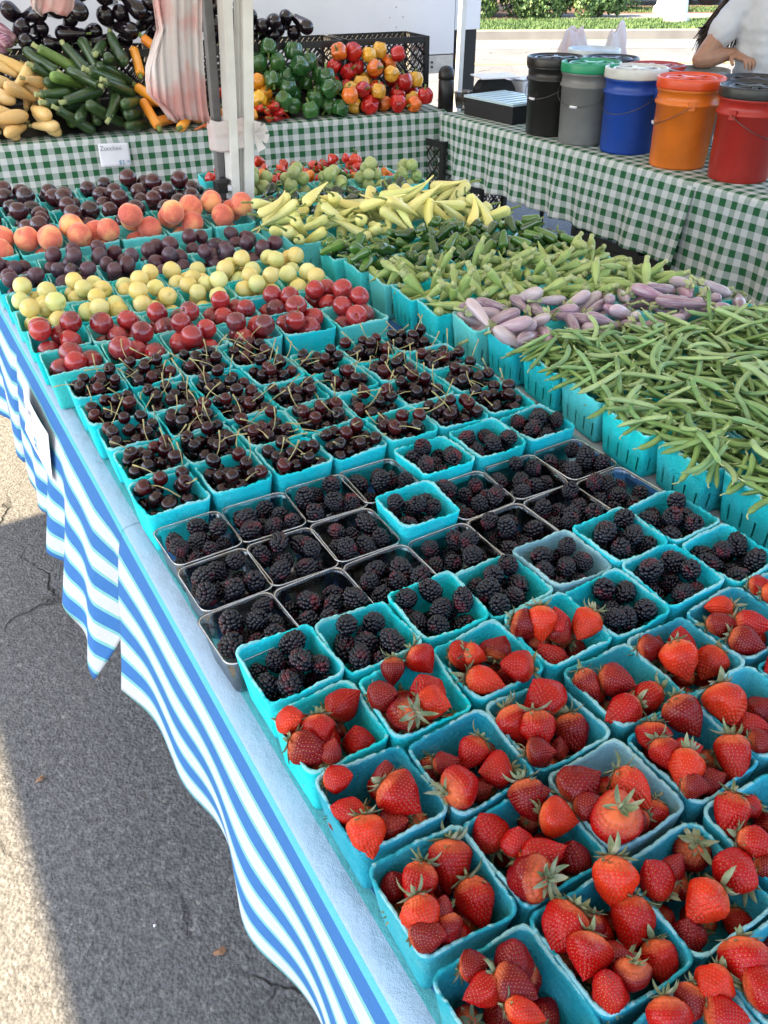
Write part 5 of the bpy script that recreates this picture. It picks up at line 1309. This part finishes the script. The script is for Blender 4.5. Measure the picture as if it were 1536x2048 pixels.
def bcrate(X, Y, Z, label, rz=0, me=CR, kind=None):
    o = link('crate', me, None, B(X, Y, Z), BANG + rz); return tag(o, label, 'crate', CG)
for X, lab in ((-2.43, 'black lattice crate behind the yellow squash and zucchini'), (-1.88, 'black lattice crate behind the zucchini under black eggplants'), (-1.33, 'black lattice crate behind the tent legs under black eggplants'), (-.77, 'black lattice crate behind the green bell peppers'), (-.21, 'open black lattice crate behind the red and yellow bell peppers')):
    bcrate(X, .57, .7445, lab)
# slanted boards under the heaps
def board(x0, x1, label, h_=.13):
    mb = MB(); V = []
    for x in (x0, x1): V += [B(x, .15, .746), B(x, .385, .746), B(x, .385, .746 + h_), B(x, .32, .746 + h_)]
    mb.add(V, [(0, 1, 2, 3), (4, 7, 6, 5), (0, 4, 5, 1), (1, 5, 6, 2), (2, 6, 7, 3), (3, 7, 4, 0)])
    tag(link('display_riser', mb.mesh('riser', M['black'], False)), label, 'riser', 'slanted risers under the vegetable heaps')
board(-2.72, -1.44, 'black slanted riser buried under the heaped squash and zucchini'); board(-1.28, -.16, 'black slanted riser buried under the heaped peppers', .10)
hmB = HM(-2.95, -.06, .15, .80, .004, .7445)
iy = lambda Y: int(round((Y + .06) / .004)); ix = lambda X: int(round((X + 2.95) / .004))
def wedge(x0, x1, h_):
    for Y in np.arange(.15, .385, .004):
        hmB.H[ix(x0):ix(x1), iy(Y)] = .746 + h_ * min(1, (Y - .15) / .17)
wedge(-2.72, -1.44, .13); wedge(-1.28, -.16, .10)
hmB.H[ix(-2.9):ix(.06), iy(.39):] = 1.098
def mound(ts, count, x0, x1, top, yawf, cols, adjs, cat, noun, group, place, sc=(.9, 1.1), tries=10, y0=.03, y1=.36, up=0, roll=None, zbase=.76, sph=False, fall=.0, rotf=None, lim=.07):
    for k in range(count):
        t = random.choice(ts); s_ = random.uniform(*sc); best = None; yk = y0 + (y1 - y0) * ((k * .618) % 1)
        for _ in range(tries):
            x = x0 + (x1 - x0) * ((k * .7548) % 1) + random.uniform(-.05, .05); x = min(x1, max(x0, x)); y = yk + random.uniform(-.02, .02)
            tgt = zbase + top * min(1, max(0, y / .36)) * (1 - fall * abs((x - (x0 + x1) / 2) / ((x1 - x0) / 2)) ** 2)
            if sph: rot = rotf() if rotf else anyrot(); z = settle(hmB, t, x, y, rot, s_)
            else: z, rot = lay(hmB, t, x, y, yawf(), s_, None, roll)
            q = z - tgt
            if best is None or q < best[0]: best = (q, x, y, z, rot)
        q, x, y, z, rot = best
        if q > lim: continue
        loc = Vector((x, y, z)); commit(hmB, t, loc, rot, s_)
        ci = random.randrange(len(cols)); Rz = Matrix.Rotation(BANG, 3, 'Z')
        o = spawn(t, B(x, y, z), Rz @ rot, pick(cols[ci]), s_)
        reg(o, cat, adjs[ci], noun, place, group, 2 * (x - x0) / (x1 - x0) - 1, 2 * (y - y0) / (y1 - y0) - 1, z)
random.seed(33)
fwd = lambda: random.gauss(-math.pi / 2, .85) + (math.pi if random.random() < .5 else 0)
W3 = [('nearest', 0)]
def thirds(x0, x1, n, f, names):
    w_ = (x1 - x0) / len(names)
    for k, nm in enumerate(names): f(x0 + k * w_, x0 + (k + 1) * w_, nm, n // len(names))
thirds(-2.74, -2.22, 60, lambda a, b, nm, c: mound(SQU, int(c * 1.6), a, b, .26, anyyaw, [(.72, .45, .16), (.74, .52, .22)], ['golden', 'pale yellow'], 'squash', 'yellow squash', 'heaped yellow squash', nm, (1.2, 1.4)), ['outer end of the squash heap', 'middle of the squash heap', 'squash heap beside the zucchini'])
thirds(-2.26, -1.80, 132, lambda a, b, nm, c: mound(ZUC, c, a, b, .33, fwd, [(.022, .055, .018), (.035, .075, .022), (.16, .28, .06)] if 'squash' in nm else [(.020, .050, .016), (.030, .065, .020)], ['dark green', 'green', 'light green'], 'zucchini', 'zucchini', 'heaped zucchini', nm, (1.05, 1.22), fall=.1, y0=.05, y1=.33), ['zucchini heap next to the squash', 'middle of the zucchini heap', 'zucchini heap next to the golden ones'])
mound(GZU, 70, -1.84, -1.50, .29, fwd, [(.85, .32, .02), (.80, .26, .015)], ['bright', 'deep-coloured'], 'zucchini', 'golden zucchini', 'golden zucchini', 'heap beside the hanging bags', (1.1, 1.25), fall=.1)
mound(CAR, 12, -1.50, -1.40, .06, fwd, [(.62, .16, .04)], ['orange'], 'carrot', 'carrot', 'carrots', 'bunch below the hanging bags')
mound(LHP, 34, -1.30, -.98, .26, anyyaw, [(.45, .012, .012), (.75, .27, .02), (.62, .05, .015)], ['red', 'orange', 'orange-red'], 'pepper', 'long sweet pepper', 'long sweet peppers', 'heap beside the tent leg')
mound(BEL, 12, -1.24, -1.0, .16, anyyaw, [(.75, .30, .02), (.55, .03, .012), (.78, .42, .03)], ['orange', 'red', 'yellow'], 'pepper', 'bell pepper', 'bell peppers', 'heap beside the tent leg', (.95, 1.1), sph=True)
thirds(-1.04, -.62, 40, lambda a, b, nm, c: mound(BEL, c, a, b, .28, anyyaw, [(.025, .10, .022), (.045, .14, .03)], ['dark green', 'green'], 'pepper', 'bell pepper', 'bell peppers', nm, (1.12, 1.3), sph=True), ['green heap by the long peppers', 'green heap by the mixed peppers'])
thirds(-.64, -.12, 54, lambda a, b, nm, c: mound(BEL, c, a, b, .28, anyyaw, [(.48, .014, .014), (.58, .02, .015), (.80, .42, .04), (.78, .17, .02)], ['red', 'bright red', 'yellow', 'orange'], 'pepper', 'bell pepper', 'bell peppers', nm, (1.02, 1.26), sph=True, fall=.12), ['mixed heap beside the green ones', 'mixed heap in front of the open crate', 'mixed heap at the corner'])
twd = lambda: random.gauss(-math.pi / 2, .95)
hmB.H[ix(-2.9):ix(-.52), iy(.39):iy(.42)] = 1.13
mound(STG, 13, -2.72, -2.30, .0, twd, [(.20, .03, .08), (.28, .06, .13)], ['striped', 'pale striped'], 'eggplant', 'purple eggplant', 'striped purple eggplants', 'crate at the outer end', y0=.44, y1=.52, zbase=1.20, lim=.2)
thirds(-2.28, -1.16, 44, lambda a, b, nm, c: mound(BIG, c, a, b, .0, twd, [(.010, .006, .010)], ['glossy black'], 'eggplant', 'eggplant', 'black eggplants on the crates', nm, (.80, .98), 16, y0=.46, y1=.56, zbase=1.22, lim=.16), ['crates above the zucchini', 'crates behind the bags', 'crates behind the tent legs', 'crates beside the tent legs'])
mound(BIG, 13, -1.14, -.66, .0, twd, [(.010, .006, .010)], ['glossy black'], 'eggplant', 'eggplant', 'black eggplants on the crates', 'crate above the green peppers', (.72, .88), 16, y0=.46, y1=.56, zbase=1.19, lim=.16)
finish_labels()
#@@
# ------------------------------------------------------------------ buckets
def handle_pts(tilt, R_=.152, z0=.272, side=0.0):
    pts = []
    for k in range(25):
        a = math.pi * k / 24; x = R_ * math.cos(a); dr = R_ * 1.02 * math.sin(a)
        pts.append(Vector((x, 0, z0)) + Vector((0, -dr * math.cos(tilt) - .0, -dr * math.sin(tilt))) + Vector((0, -.004 * math.sin(a), 0)))
    return pts
def bucket(loc, rz, colr, lidc, label, tilt=1.1, hcol='steel', grip=True, spin=True, hh=.355, lidm='bucket'):
    root = empty('bucket', loc, rz); tag(root, label, 'bucket', 'lidded plastic buckets'); root.scale = (.91, .91, 1)
    k = hh / .37; mb = MB()
    prof = [(.02, .003), (.124, .003), (.130, .0), (.133, .010), (.1425, .262), (.1515, .266), (.1515, .276), (.1435, .281), (.1445, .318), (.152, .321), (.152, .334), (.146, .338), (.1465, .344)]
    mb.lathe([(r_, z_ * k) for r_, z_ in prof], 64); b = link('body', mb.mesh('bucket_body', M['bucket']), root, color=colr)
    mb = MB()
    lid = [(.148, .332), (.1565, .332), (.1575, .338), (.1575, .368), (.1555, .374), (.150, .376), (.147, .371), (.144, .360), (.118, .358), (.112, .352), (.02, .352)]
    mb.lathe([(r_, z_ * k) for r_, z_ in lid], 64)
    if spin:
        mb.lathe([(.118, .357 * k), (.118, .368 * k), (.112, .371 * k), (.106, .368 * k), (.104, .352 * k)], 48, close=False)
        for q in range(3):
            a = R(60 * q + 20); mb.box((0, 0, .362 * k + .0005 * q), (.215, .022, .012), rz=a)
        mb.lathe([(.034, .364 * k), (.03, .372 * k), (.012, .373 * k)], 24)
    link('lid', mb.mesh('bucket_lid', M[lidm]), root, color=lidc)
    mb = MB()
    for s in (-1, 1): mb.box((s * .1515, 0, .272 * k), (.014, .030, .034)); mb.tube([(s * .156, 0, .272 * k), (s * .166, 0, .272 * k)], .005, 8)
    link('ear', mb.mesh('bucket_ears', M['bucket'], False), root, color=colr)
    if hcol:
        hp = [p * 1.0 for p in handle_pts(tilt, .163, .272 * k)]
        mb = MB(); mb.tube(hp, .0016, 6); hd = link('handle', mb.mesh('bucket_handle', M[hcol]), root)
        if grip:
            mb = MB(); mb.tube(hp[11:14], .006, 10); link('grip', mb.mesh('handle_grip', M['paper']), hd)
    return root
def bat(px, py, z=1.095, x=None): q = at(px, py, z=z); return (q.x, q.y, .7440)
def fb(px, py):      # a bucket whose foot shows there
    q = at(px, py, z=.744); d = Vector((q.x - CAM.x, q.y - CAM.y, 0)).normalized() * .118; return (q.x + d.x, q.y + d.y, .744)
bucket(fb(1096, 275), R(-90), (.014, .013, .012), (.016, .015, .014), 'black plastic bucket with a black lid, first in the row beside the cash box', .55)
bucket(fb(1163, 293), R(-70), (.19, .19, .185), (.015, .30, .14), 'grey plastic bucket with a green lid between the black and blue ones', .55)
bucket(fb(1248, 311), R(-85), (.012, .06, .34), (.62, .63, .60), 'blue plastic bucket with a white lid, between grey and orange ones', .55, grip=False)
bucket(fb(1350, 341), R(-130), (.72, .17, .016), (.72, .075, .010), 'orange plastic bucket with a bright orange spin lid', .55)
bucket(fb(1470, 369), R(10), (.42, .025, .018), (.025, .026, .024), 'red plastic bucket with a black metal-look lid', .55, grip=False)
def bk3(px, py, x): q = at(px, py, x=x); return (x, q.y, .744)
bucket(bk3(1188, 105, 3.42), R(20), (.60, .62, .62), (.55, .62, .64), 'pale bucket in the rear row with a flat white lid', .55, spin=False, hh=.34)
bucket(bk3(1224, 111, 3.29), R(60), (.02, .02, .02), (.018, .018, .018), 'dark bucket in the rear row with a black spin lid', .55, hh=.33)
bucket(bk3(1313, 129, 3.30), R(-20), (.30, .03, .02), (.42, .035, .025), 'bucket in the rear row with a red spin lid', .55, hh=.325)
bucket(bk3(1398, 143, 3.34), R(40), (.20, .20, .19), (.17, .18, .175), 'bucket in the rear row with a grey lid behind the orange one', .55, spin=False, hh=.325)
LB = Vector(bk3(1512, 156, 3.30))
bucket(LB, R(15), (.03, .03, .03), (.022, .021, .022), 'black-lidded bucket in the rear row under the hand', .55, hh=.33)
bucket((2.93, 1.79, .746), R(0), (.62, .64, .66), (.60, .62, .62), 'white plastic bucket at the frame edge on the gingham cloth', 1.1, hcol=None)

# ------------------------------------------------------------------ small things on the corner of the tables
def rbox(name, c, d, rz, mat, par, bv=.004, rot=None):
    mb = MB(); mb.box((0, 0, 0), d); o = link(name, mb.mesh(name, M[mat], False), par, c, rz); b_ = o.modifiers.new('b', 'BEVEL'); b_.width = bv; b_.segments = 3; return o
# cash box
cb = empty('cash_box', (3.02, 3.86, .745), R(4)); tag(cb, 'flat black box with a pale blue lid lying between the buckets and the bottle', 'box')
rbox('body', (0, 0, .045), (.30, .42, .09), 0, 'blackmatte', cb, .006); M['paleblue'] = simple('pale_blue_plastic', (.50, .64, .68), .3, nscale=4, namt=.15)
mb = MB(); mb.box((0, 0, .097), (.305, .425, .012))
for k in range(7): mb.box((0, -.18 + .06 * k, .1045), (.28, .022, .004))
link('lid', mb.mesh('box_lid', M['paleblue'], False), cb)
# dark domed bottle
q = at(888, 218, z=.745); bt = empty('dispenser_bottle', (q.x + .03, q.y + .03, .744)); tag(bt, 'tall black cylinder with a domed cap at the table corner', 'canister')
mb = MB(); mb.lathe([(.042, 0), (.046, .004), (.046, .150), (.043, .154), (.043, .16)], 40); link('body', mb.mesh('bottle_body', M['black']), bt)
mb = MB(); mb.lathe([(.043, .155), (.048, .158), (.048, .178), (.045, .198), (.036, .215), (.022, .226), (.004, .229)], 40); link('cap', mb.mesh('bottle_cap', M['black']), bt)
# tub of pale stuff
q = at(917, 218, z=.745); tb_ = empty('plastic_tub', (q.x + .04, q.y + .02, .744)); tag(tb_, 'clear plastic tub half full of beige grain beside the black canister', 'tub')
mb = MB(); mb.lathe([(.036, .0), (.040, .002), (.052, .088), (.055, .090), (.055, .094), (.051, .092), (.039, .006), (.03, .005)], 36); link('cup', mb.mesh('tub_cup', M['clear']), tb_)
mb = MB(); mb.lathe([(.037, .006), (.0455, .055), (.03, .060), (.004, .062)], 30); link('grain', mb.mesh('tub_grain', simple('grain', (.45, .30, .17), .9, nscale=300, namt=.6, bs=.6, bscale=300)), tb_)
# dark scale with a domed back and papers
q = at(938, 190, z=.745); sc_ = empty('weighing_scale', (3.17, 4.20, .744), R(-15)); tag(sc_, 'dark grey scale with a rounded top behind the plastic tub', 'scale')
mb = MB(); prof_ = [(-.11, .0), (-.11, .10), (-.085, .135), (-.03, .152), (.03, .152), (.085, .135), (.11, .10), (.11, .0)]
V = [(x, s * .05, z) for s in (-1, 1) for x, z in prof_]; k = 8
mb.add(V, [(i, (i + 1) % k, (i + 1) % k + k, i + k) for i in range(k)] + [tuple(range(k)), tuple(range(k, 16))[::-1]]); o = link('housing', mb.mesh('scale_housing', M['blackmatte'], False), sc_)
o.modifiers.new('b', 'BEVEL').width = .006
rbox('tray', (0, 0, .165), (.24, .20, .008), 0, 'paper', sc_, .002)
bx_ = empty('paper_box', (3.42, 4.22, .745), R(12)); tag(bx_, 'pale lavender paper box standing behind the cash box', 'box')
rbox('body', (0, 0, .065), (.20, .14, .13), 0, 'paper', bx_, .003); rbox('lid_flap', (0, -.02, .138), (.21, .10, .006), 0, 'paper', bx_, .001)
# shopping bags behind the black bucket
def bagblob(c, w_, h_, seed, label, ears):
    r = random.Random(seed); rows = []; n_ = 60
    for i in range(26):
        f = i / 25; row = []
        for k in range(n_ + 1):
            a = 2 * math.pi * k / n_; rr = 1 + .12 * math.sin(a * 5 + seed + 2 * f) + .08 * math.sin(a * 9 + 3 * f * seed)
            wv = w_ * (1 - .55 * f ** 3); top_ = 1 + ears * f * math.cos(a) + .04 * math.sin(3 * a + seed) * f
            row.append(Vector(c) + Vector((math.cos(a) * wv * rr * .5, math.sin(a) * wv * .3 * rr * (1 - .6 * f), h_ * f * top_)))
        rows.append(row)
    o = film('plastic_bag', rows, label, 'bag', .25); return o
bagblob((3.62, 4.05, .745), .26, .40, 3, 'crumpled white shopping bag standing behind the black bucket', .02)
bagblob((3.76, 3.83, .745), .20, .42, 5, 'white shopping bag with a tall corner behind the pale-lidded bucket', .06)

# crates under the tables
CR2 = crate_mesh(.56, .38, .30, .04)
def gcrate(x, y, z, rz, label): return tag(link('crate', CR2, None, (x, y, z), rz), label, 'crate', 'black crates under the tables')
gcrate(2.98, 4.30, .002, R(5), 'black crate on the ground at the corner where the gingham cloths meet')
gcrate(2.98, 4.30, .304, R(8), 'upper black crate stacked under the corner of the gingham tables')
for k, (y, z) in enumerate([(2.75, 0), (2.75, 1), (2.30, 0), (2.30, 1), (1.85, 0)]):
    gcrate(3.05, y, .002 + .302 * z, R(90 + 3 * k), ['lower black crate at the far end under the bucket table', 'upper black crate at the far end under the bucket table', 'lower black crate in the middle under the bucket table', 'upper black crate in the middle under the bucket table', 'black crate behind the low hanging gingham cloth'][k])

# ------------------------------------------------------------------ the person behind the buckets
def skin_mesh(name, joints, edges, mat, sub=2, root=0):
    """overlapping ellipsoids along the bones; the voxel remesh on the object makes one surface of them"""
    mb = MB(); rd = lambda r_: r_ if isinstance(r_, tuple) else (r_, r_)
    for a, b in edges:
        pa, pb = Vector(joints[a][0]), Vector(joints[b][0]); ra, rb = rd(joints[a][1]), rd(joints[b][1]); L_ = (pb - pa).length
        n_ = max(2, int(L_ / (min(ra + rb) * .30)))
        big = isinstance(joints[a][1], tuple) or isinstance(joints[b][1], tuple)
        for k in range(n_ + 1):
            f = k / n_; g = f * f * (3 - 2 * f) if big else f
            rx, ry = ra[0] + (rb[0] - ra[0]) * g, ra[1] + (rb[1] - ra[1]) * g; rz = min(rx, ry); c = pa.lerp(pb, f)
            mb.add([(c.x + v[0] * rx, c.y + v[1] * ry, c.z + v[2] * rz) for v in ICO_V.tolist()], ICO_F)
    return mb.mesh(name, mat)
def one_surface(o, vox, it=4):
    rm = o.modifiers.new('r', 'REMESH'); rm.mode = 'VOXEL'; rm.voxel_size = vox; rm.use_smooth_shade = True
    sm_ = o.modifiers.new('c', 'SMOOTH'); sm_.factor = .5; sm_.iterations = it
    dg = bpy.context.evaluated_depsgraph_get(); dg.update(); me = bpy.data.meshes.new_from_object(o.evaluated_get(dg)); m_ = o.data.materials[0]
    o.modifiers.clear(); o.data = me; me.materials.clear(); me.materials.append(m_); me.polygons.foreach_set('use_smooth', [True] * len(me.polygons))
PF = Vector((3.70, 2.71, 0)); FA = R(-143)       # facing the buckets: local +x forward
pr = empty('person', PF, FA)
tag(pr, 'person with long dark hair in a grey T-shirt resting a hand on a bucket lid', 'person')
Mi = Matrix.Rotation(-FA, 3, 'Z')
def LOC(w_): return Mi @ (Vector(w_) - PF)
HT = at(1484, 133, z=LB.z + .334)       # hand on the lid
hand = LOC(HT + Vector((0, 0, .030)))
sh_r = Vector((.0, -.165, 1.335)); sh_l = Vector((.0, .165, 1.335))
el = Vector((.10, -.31, 1.10)); wr = hand + Vector((-.055, -.055, .018))
ell = Vector((.02, .26, 1.06)); wrl = Vector((.10, .24, .84))
J = [((0, 0, .96), (.125, .15)), ((0, 0, 1.10), (.10, .125)), ((.01, 0, 1.26), (.105, .15)), ((0, 0, 1.37), (.075, .12)), ((.0, 0, 1.43), .052), ((.012, 0, 1.49), .050), ((.018, 0, 1.57), (.078, .072)), ((.012, 0, 1.655), (.082, .074)),
     (sh_r, .060), (el, .042), (wr, .026), (sh_l, .060), (ell, .042), (wrl, .027),
     ((0, -.09, .88), .085), ((.02, -.10, .48), .058), ((0, -.10, .10), .038), ((.12, -.11, .035), .032), ((0, .09, .88), .085), ((.02, .10, .48), .058), ((0, .10, .10), .038), ((.12, .11, .035), .032), (wrl + Vector((.02, -.01, -.08)), .030)]
J += [(el.lerp(wr, .28), .047), (ell.lerp(wrl, .28), .045)]
E_ = [(9, 23), (23, 10), (12, 24), (24, 13), (0, 1), (1, 2), (2, 3), (3, 4), (4, 5), (5, 6), (6, 7), (3, 8), (8, 9), (3, 11), (11, 12), (0, 14), (14, 15), (15, 16), (16, 17), (0, 18), (18, 19), (19, 20), (20, 21), (13, 22)]
body_me = skin_mesh('body', [(tuple(p), r_) for p, r_ in J], E_, M['skin'])
parts_me = [body_me]
# the hand on the lid: palm and five fingers, joined with the body mesh
hd = (hand - wr).normalized(); hz = Vector((0, 0, 1)); hs = hd.cross(hz).normalized(); hz = hs.cross(hd)
pal = skin_mesh('palm', [(tuple(wr - hd * .01), .023), (tuple(wr + hd * .03 + hs * .014), .0165), (tuple(wr + hd * .085 + hs * .024 + hz * .006), .0125), (tuple(wr + hd * .03 - hs * .012), .0160), (tuple(wr + hd * .085 - hs * .024 + hz * .006), .0115), (tuple(wr + hd * .088 + hz * .008), .0125)], [(0, 1), (1, 2), (0, 3), (3, 4), (0, 5)], M['skin'])
parts_me.append(pal)
for k, (so_, ln, cu_) in enumerate([(.028, .068, .55), (.0095, .078, .60), (-.0095, .073, .62), (-.027, .058, .62)]):
    b0 = wr + hd * .088 + hs * so_ + hz * .006; d1 = (hd + hs * so_ * 3).normalized()
    P0 = b0; P1 = b0 + d1 * ln * .42 + hz * .006; a1 = cu_; d2 = (d1 * math.cos(a1) - hz * math.sin(a1)); P2 = P1 + d2 * ln * .34; d3 = (d1 * math.cos(a1 * 2.2) - hz * math.sin(a1 * 2.2)); P3 = P2 + d3 * ln * .26
    parts_me.append(skin_mesh('finger', [(tuple(P0 - d1 * .012), .0095), (tuple(P0), .0098), (tuple(P1), .0090), (tuple(P2), .0082), (tuple(P3), .0066)], [(0, 1), (1, 2), (2, 3), (3, 4)], M['skin']))
tb0 = wr + hd * .03 + hs * .030
parts_me.append(skin_mesh('thumb', [(tuple(wr + hd * .02 + hs * .012), .014), (tuple(tb0), .0125), (tuple(tb0 + hs * .022 + hd * .028 - hz * .008), .0105), (tuple(tb0 + hs * .030 + hd * .055 - hz * .018), .0080)], [(0, 1), (1, 2), (2, 3)], M['skin']))
# the other hand, hanging relaxed
wl = wrl + Vector((.02, -.01, -.08))
for k in range(4):
    o_ = Vector((.028 - .018 * k, 0, 0)); parts_me.append(skin_mesh('finger', [(tuple(wl + o_ + Vector((0, 0, .02))), .0095), (tuple(wl + o_ + Vector((.004, 0, -.035))), .009), (tuple(wl + o_ + Vector((.006, -.012, -.062))), .008), (tuple(wl + o_ + Vector((.004, -.024, -.080 + .004 * k))), .0068)], [(0, 1), (1, 2), (2, 3)], M['skin']))
parts_me.append(skin_mesh('thumb', [(tuple(wl + Vector((.02, 0, .03))), .012), (tuple(wl + Vector((.045, -.005, .0))), .010), (tuple(wl + Vector((.052, -.008, -.03))), .0078)], [(0, 1), (1, 2)], M['skin']))
# face: nose and ears are part of the body mesh
parts_me.append(skin_mesh('nose', [((.085, 0, 1.60), .010), ((.102, 0, 1.575), .012), ((.094, 0, 1.562), .014)], [(0, 1), (1, 2)], M['skin'], 1))
for s in (-1, 1): parts_me.append(skin_mesh('ear', [((.01, s * .070, 1.60), .010), ((.005, s * .083, 1.59), (.016, .006)), ((.008, s * .074, 1.565), .008)], [(0, 1), (1, 2)], M['skin'], 1))
bm = bmesh.new()
for m_ in parts_me: bm.from_mesh(m_)
me = bpy.data.meshes.new('person_body'); bm.to_mesh(me); bm.free(); me.materials.append(M['skin']); me.polygons.foreach_set('use_smooth', [True] * len(me.polygons))
bo = link('body', me, pr)
one_surface(bo, .0034, 3)
mb = MB()
for s in (-1, 1):
    V0 = [tuple(Vector(v) * .011 + Vector((.083, s * .030, 1.605))) for v in ICO_V.tolist()]; mb.add(V0, ICO_F)
link('eyes', mb.mesh('eyes', M['eye']), pr)
mb = MB(); mb.tube([(.088, -.022, 1.53), (.096, 0, 1.533), (.088, .022, 1.53)], [.003, .007, .003], 8); link('mouth', mb.mesh('mouth', M['lip']), pr)
# T-shirt
slv = sh_r + (el - sh_r) * .46; slv2 = sh_l + (ell - sh_l) * .46
ts_ = skin_mesh('tshirt', [((0, 0, .90), (.155, .185)), ((0, 0, 1.05), (.135, .165)), ((.012, 0, 1.24), (.135, .178)), ((.0, 0, 1.355), (.088, .130)), ((0, 0, 1.405), (.062, .070)),
    (tuple(sh_r + Vector((0, .01, -.004))), .074), (tuple(slv), .070), (tuple(slv + (el - sh_r) * .06), .068), (tuple(sh_l + Vector((0, -.01, -.004))), .074), (tuple(slv2), .070), (tuple(slv2 + (ell - sh_l) * .06), .068)],
    [(0, 1), (1, 2), (2, 3), (3, 4), (3, 5), (5, 6), (6, 7), (3, 8), (8, 9), (9, 10)], M['tshirt'], 3)
to = link('tshirt', ts_, pr); one_surface(to, .0075, 10)
tx = bpy.data.textures.new('folds', 'CLOUDS'); tx.noise_scale = .09
dm = to.modifiers.new('d', 'DISPLACE'); dm.texture = tx; dm.strength = .022; dm.mid_level = .5
jn = skin_mesh('trousers', [((0, 0, .93), (.14, .165)), ((0, -.09, .84), .105), ((.02, -.10, .48), .075), ((0, -.10, .12), .060), ((0, .09, .84), .105), ((.02, .10, .48), .075), ((0, .10, .12), .060)], [(0, 1), (1, 2), (2, 3), (0, 4), (4, 5), (5, 6)], M['jeans'])
one_surface(link('trousers', jn, pr), .010, 8)
mb = MB()
for s in (-1, 1): mb.box((.06, s * .105, .035), (.26, .095, .07))
so2 = link('shoes', mb.mesh('shoes', M['rubber'], False), pr); so2.modifiers.new('b', 'BEVEL').width = .02
# hair: cap and long strands falling over the shoulder
mb = MB(); r = random.Random(4)
cap_ = [tuple(Vector((v[0] * .106, v[1] * .092, v[2] * .116)) + Vector((-.008, 0, 1.632))) for v in ICO_V.tolist()]
keep = [f for f in ICO_F if not (sum(cap_[i][0] for i in f) / 3 > .045 and sum(cap_[i][2] for i in f) / 3 < 1.675)]
mb.add(cap_, keep)
for k in range(160):
    a = r.uniform(-2.6, 2.6); P = []
    for q in range(6):
        e = 1.45 - q * .30; P.append(Vector((-.010 - .096 * math.cos(e) * math.cos(a), .089 * math.cos(e) * math.sin(a), 1.632 + .108 * math.sin(e))))
    mb.tube(P, .0035, 4, cap=False)
for k in range(420):
    s = -1 if r.random() < .62 else 1; a = r.uniform(-.5, 1.5)
    p0 = Vector((-.012 - .088 * math.sin(a), s * .082 * math.cos(a), 1.64 + r.uniform(-.05, .05)))
    p1 = Vector((-.06 + r.uniform(-.03, .03), s * r.uniform(.06, .115), 1.50)); y2 = s * r.uniform(.09, .19); far_ = s < 0 and r.random() < .5; y2 = -r.uniform(.20, .27) if far_ else y2
    p2 = Vector((-.105 + r.uniform(-.02, .02), y2, 1.34)); L2 = r.uniform(1.06, 1.24)
    y4 = y2 * 1.05 - ((.075 if far_ else .05) if s < 0 else -.02) + r.uniform(-.012, .012)
    p3 = Vector((-.115 + r.uniform(-.02, .02), y4 * .93, 1.22)); p4 = Vector((-.10 + r.uniform(-.03, .03), y4 - .012 * (1 if s < 0 else -1), L2))
    mb.tube([p0, p1, p2, p3, p4], [.004, .0045, .0045, .004, .0012], 5, cap=False)
link('hair', mb.mesh('hair', M['hair']), pr)

# bits lying on the asphalt
rr_ = random.Random(8)
for (px, py, sz, lab, mt, nm, cat) in ((310, 1853, .005, 'small pale stone chip on the dark asphalt near the cloth hem', 'paper', 'stone_chip', 'stone'), (440, 1905, .013, 'dry brown leaf scrap lying on the asphalt by the cloth hem', 'leafdry', 'leaf_scrap', 'leaf'), (82, 1560, .014, 'small brown leaf crumb on the sunlit asphalt edge', 'leafdry', 'leaf_scrap', 'leaf')):
    if mt == 'leafdry' and mt not in M: M[mt] = simple('dry_leaf', (.28, .15, .08), .9, nscale=200, namt=.5)
    q = at(px, py, z=.0); mb = MB(); V = []
    for k in range(9):
        a = 6.28 * k / 9; V.append((sz * math.cos(a) * rr_.uniform(.5, 1.1), sz * math.sin(a) * rr_.uniform(.4, .9), rr_.uniform(.001, .006)))
    V.append((0, 0, .008)); V.append((0, 0, .0005)); mb.add(V, [(k, (k + 1) % 9, 9) for k in range(9)] + [((k + 1) % 9, k, 10) for k in range(9)])
    tag(link(nm, mb.mesh(nm, M[mt], False), None, (q.x, q.y, .0008)), lab, cat)
